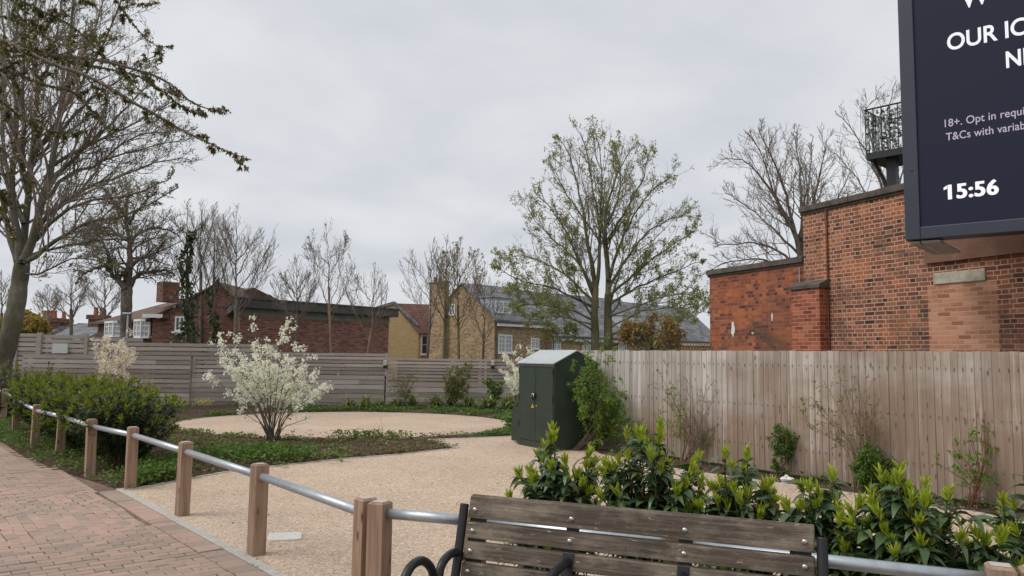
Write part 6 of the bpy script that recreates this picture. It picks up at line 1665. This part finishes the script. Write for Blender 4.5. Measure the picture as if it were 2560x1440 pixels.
# sedge tufts
SG = 'sedge tufts along the back bed'
def sedge_mesh(seed, n=110, h=0.42):
    r_ = np.random.default_rng(seed); a = r_.random(n) * 6.283; t0 = 0.15 + 0.75 * r_.random(n)
    K = 6; f = np.linspace(0, 1, K); L = h * (0.6 + 0.6 * r_.random(n))
    mb = MB(); rad = (L * t0)[:, None] * f[None] ** 1.2; z = L[:, None] * (f[None] * 1.25 - (0.35 + 0.75 * t0[:, None]) * f[None] ** 2.2)
    pts = np.stack([rad * np.cos(a)[:, None] + 0.04 * np.cos(a * 3)[:, None], rad * np.sin(a)[:, None] + 0.04 * np.sin(a * 5)[:, None], np.maximum(z, 0.01)], 2)
    w = 0.017 * np.array([1, 1, 0.9, 0.75, 0.5, 0.1]); sx = np.stack([-np.sin(a), np.cos(a), 0 * a], 1)
    v = np.stack([pts - sx[:, None] * w[None, :, None], pts + sx[:, None] * w[None, :, None]], 2).reshape(n, K * 2, 3)
    fq = np.array([[2 * k, 2 * k + 1, 2 * k + 3, 2 * k + 2] for k in range(K - 1)])
    mb.add(v, (np.arange(n)[:, None, None] * K * 2 + fq[None]).reshape(-1, 4)); return mb
protos = [sedge_mesh(s, 120, 0.5).build('sedge_tuft', M['carex']) for s in (1, 2, 3)]
spots = [(872, 1022, .8), (915, 1026, .9), (950, 1022, .7), (990, 1024, .85), (1030, 1022, .95), (1062, 1016, .9), (1090, 1022, .95), (1128, 1020, 1.1), (1160, 1012, 1.0), (1172, 1026, 1.05), (1205, 1016, 1.15), (1222, 1030, 1.1), (1248, 1020, 1.2), (1272, 1032, 1.15), (1190, 1004, 1.0), (1236, 1006, 1.05), (1270, 1010, 1.1), (1105, 1010, .9), (892, 1014, .7), (1290, 1022, 1.1)]
for i, (x, y, s_) in enumerate(spots):
    o = protos[i] if i < 3 else protos[i % 3].copy()
    if i >= 3: COL.objects.link(o)
    q = G(x, y); o.location = (q[0], q[1], 0.0); o.rotation_euler = (0, 0, i * 1.7); o.scale = (s_ * 1.25, s_ * 1.25, s_ * 1.3)
    tag(o, 'arching green and cream sedge tuft in the row below the slatted fence', 'sedge', SG)

# ---- ground cover
def cover(name, pts, n_leaf, L, mat, h=0.03, up=0.5, w=0.6, label=None):
    p = np.column_stack([pts, np.full(len(pts), 0.015)]); p = np.repeat(p, n_leaf, 0); m = len(p)
    p[:, :2] += RNG.normal(0, L * 0.7, (m, 2)); p[:, 2] += RNG.random(m) * h
    s_ = L * (0.5 + RNG.random(m)); mb = MB(); d = rnd_dir(m, 0.0, up)
    mb.leaves(p, d, nrm(np.array([0, 0, 1.0]) + rnd_dir(m) * 0.7), s_, s_ * w, 0.3, 0.3)
    return tag(mb.build(name, mat), kind='stuff')
vp = [tuple(p[:2]) for p in pave_edge] + [(-16, 21), (-10.5, 19), (-4.4, 10.6), (-4.55, 9.8)]
p = scatter(vp, 16000); d_ = np.hypot(p[:, 0], p[:, 1])
p = p[(blot(p, 2.3) + 0.55 * RNG.random(len(p))) > 0.55]
cover('weeds', p[d_[:len(p)] > 0], 5, 0.055, M['weed'], 0.1, 0.9)
isl = [tuple(p_[:2]) for p_ in island]
p = scatter(isl, 15000)
left = np.clip((-1.5 - p[:, 0]) / 3.2, 0, 1)           # green on the left, bare mulch towards the point
f = blot(p, 1.7, 2.0) * 0.9 + left * 0.75 + 0.35 * RNG.random(len(p))
cover('ground_cover', p[f > 1.6], 5, 0.05, M['weed'], 0.08, 0.9)
g2 = G(925, 1100); k = (np.hypot((p[:, 0] - g2[0]) / 0.85, (p[:, 1] - g2[1]) / 0.4) < 1)
q2 = g2[:2] + RNG.normal(0, 1, (110, 2)) * [0.45, 0.18]
cover('ground_cover', q2, 9, 0.055, M['weed'], 0.16, 1.0)
q3 = G(660, 1146)[:2] + RNG.normal(0, 1, (420, 2)) * [0.5, 0.35]
cover('ground_cover', q3, 8, 0.07, M['weed'], 0.16, 1.0)
q4 = scatter([tuple(G(x, y)[:2]) for x, y in ((345, 1218), (470, 1196), (450, 1160), (330, 1190))], 900)
cover('ground_cover', q4, 8, 0.06, M['weed'], 0.16, 1.0)
f = blot(p, 2.6, 5.0) + 0.5 * RNG.random(len(p))
cover('dry_ground_cover', p[f > 0.7], 4, 0.045, M['weed_dry'], 0.07, 0.8)
p = scatter(isl, 9000)
cover('bark_chips', p, 2, 0.04, M['chip'], 0.02, 0.25, 0.5)
p = scatter(isl, 90); cover('pale_flowers', p[p[:, 0] < -2.2], 3, 0.035, M['primrose'], 0.1, 0.9, 0.9)
p = scatter([q_[:2] for q_ in fbed], 9000)
cover('fence_bed_weeds', p[(blot(p, 2.2, 1.0) + 0.4 * RNG.random(len(p))) > 0.95], 7, 0.05, M['weed'], 0.1, 0.9)
cover('fence_bed_litter', scatter([q_[:2] for q_ in fbed], 5000), 2, 0.045, M['chip'], 0.02, 0.25, 0.5)
bb_ = [tuple(q_[:2]) for q_ in back_bed]
p = scatter(bb_, 26000); p = p[(p[:, 0] < 1.5)]
k = (blot(p, 1.3, 3.0) * 0.8 + 0.4 * RNG.random(len(p)) + np.clip((p[:, 0] + 7.0) / 6, -0.35, 0.2)) > 0.75
cover('back_bed_weeds', p[k], 4, 0.075, M['weed'], 0.1, 0.9)
for x, y in ((420, 1016), (505, 1013), (440, 1012), (512, 1016)):
    c = G(x, y); cover('pale_flowers', c[:2] + RNG.normal(0, 0.12, (40, 2)), 4, 0.05, M['primrose'], 0.18, 0.9, 0.9)
c0 = G(1290, 1066); p = c0[:2] + RNG.normal(0, 0.28, (500, 2)) * [1.2, 0.8]
p = p[(p[:, 0] > -0.75) & (((p - pc) / [pa, pb]) ** 2).sum(1) .__gt__(1.0)]
cover('cabinet_weeds', p, 7, 0.09, M['weed'], 0.25, 1.0)
strip_ = scatter([tuple(G(x, y)[:2]) for x, y in ((1180, 1092), (1290, 1089), (1290, 1070), (1240, 1080))], 700); cover('cabinet_weeds', strip_, 6, 0.05, M['weed'], 0.06, 0.9)
p = scatter([tuple(q_[:2]) for q_ in resin_poly], 1500); p = p[(p[:, 1] > 5) & (RNG.random(len(p)) < 0.5)]
mb = MB(); m = len(p); mb.leaves(np.column_stack([p, np.full(m, 0.004)]), rnd_dir(m, 0, 0.15), nrm(np.array([0, 0, 1.0]) + rnd_dir(m) * 0.3), 0.035, 0.02, -0.1, 0.4)
tag(mb.build('fallen_leaves', M['chip']), kind='stuff')
p = scatter([tuple(kp(s_, t_)[:2]) for s_, t_ in ((0, 0.03), (9, 0.03), (9, 0.5), (0, 0.5))] , 900)
mb = MB(); m = len(p); mb.leaves(np.column_stack([p, np.full(m, 0.004)]), rnd_dir(m, 0, 0.1), nrm(np.array([0, 0, 1.0]) + rnd_dir(m) * 0.3), 0.025, 0.012, -0.1, 0.4)
tag(mb.build('paving_litter', M['chip']), kind='stuff')

bush('seedling', 'thin bare seedling stick standing at the edge of the round resin plaza', 'seedling', G(957, 1096), fanstems(957, 1092, [(952, 1042), (946, 1062)], 0.006, dyr=0.05),
     [dict(n=2, lr=(0.1, 0.25), ang=(20, 45), up=0.4, wig=0.3, K=4, rmin=0.003, rk=0.5)], M['twig_brown'], M['twig_brown'])
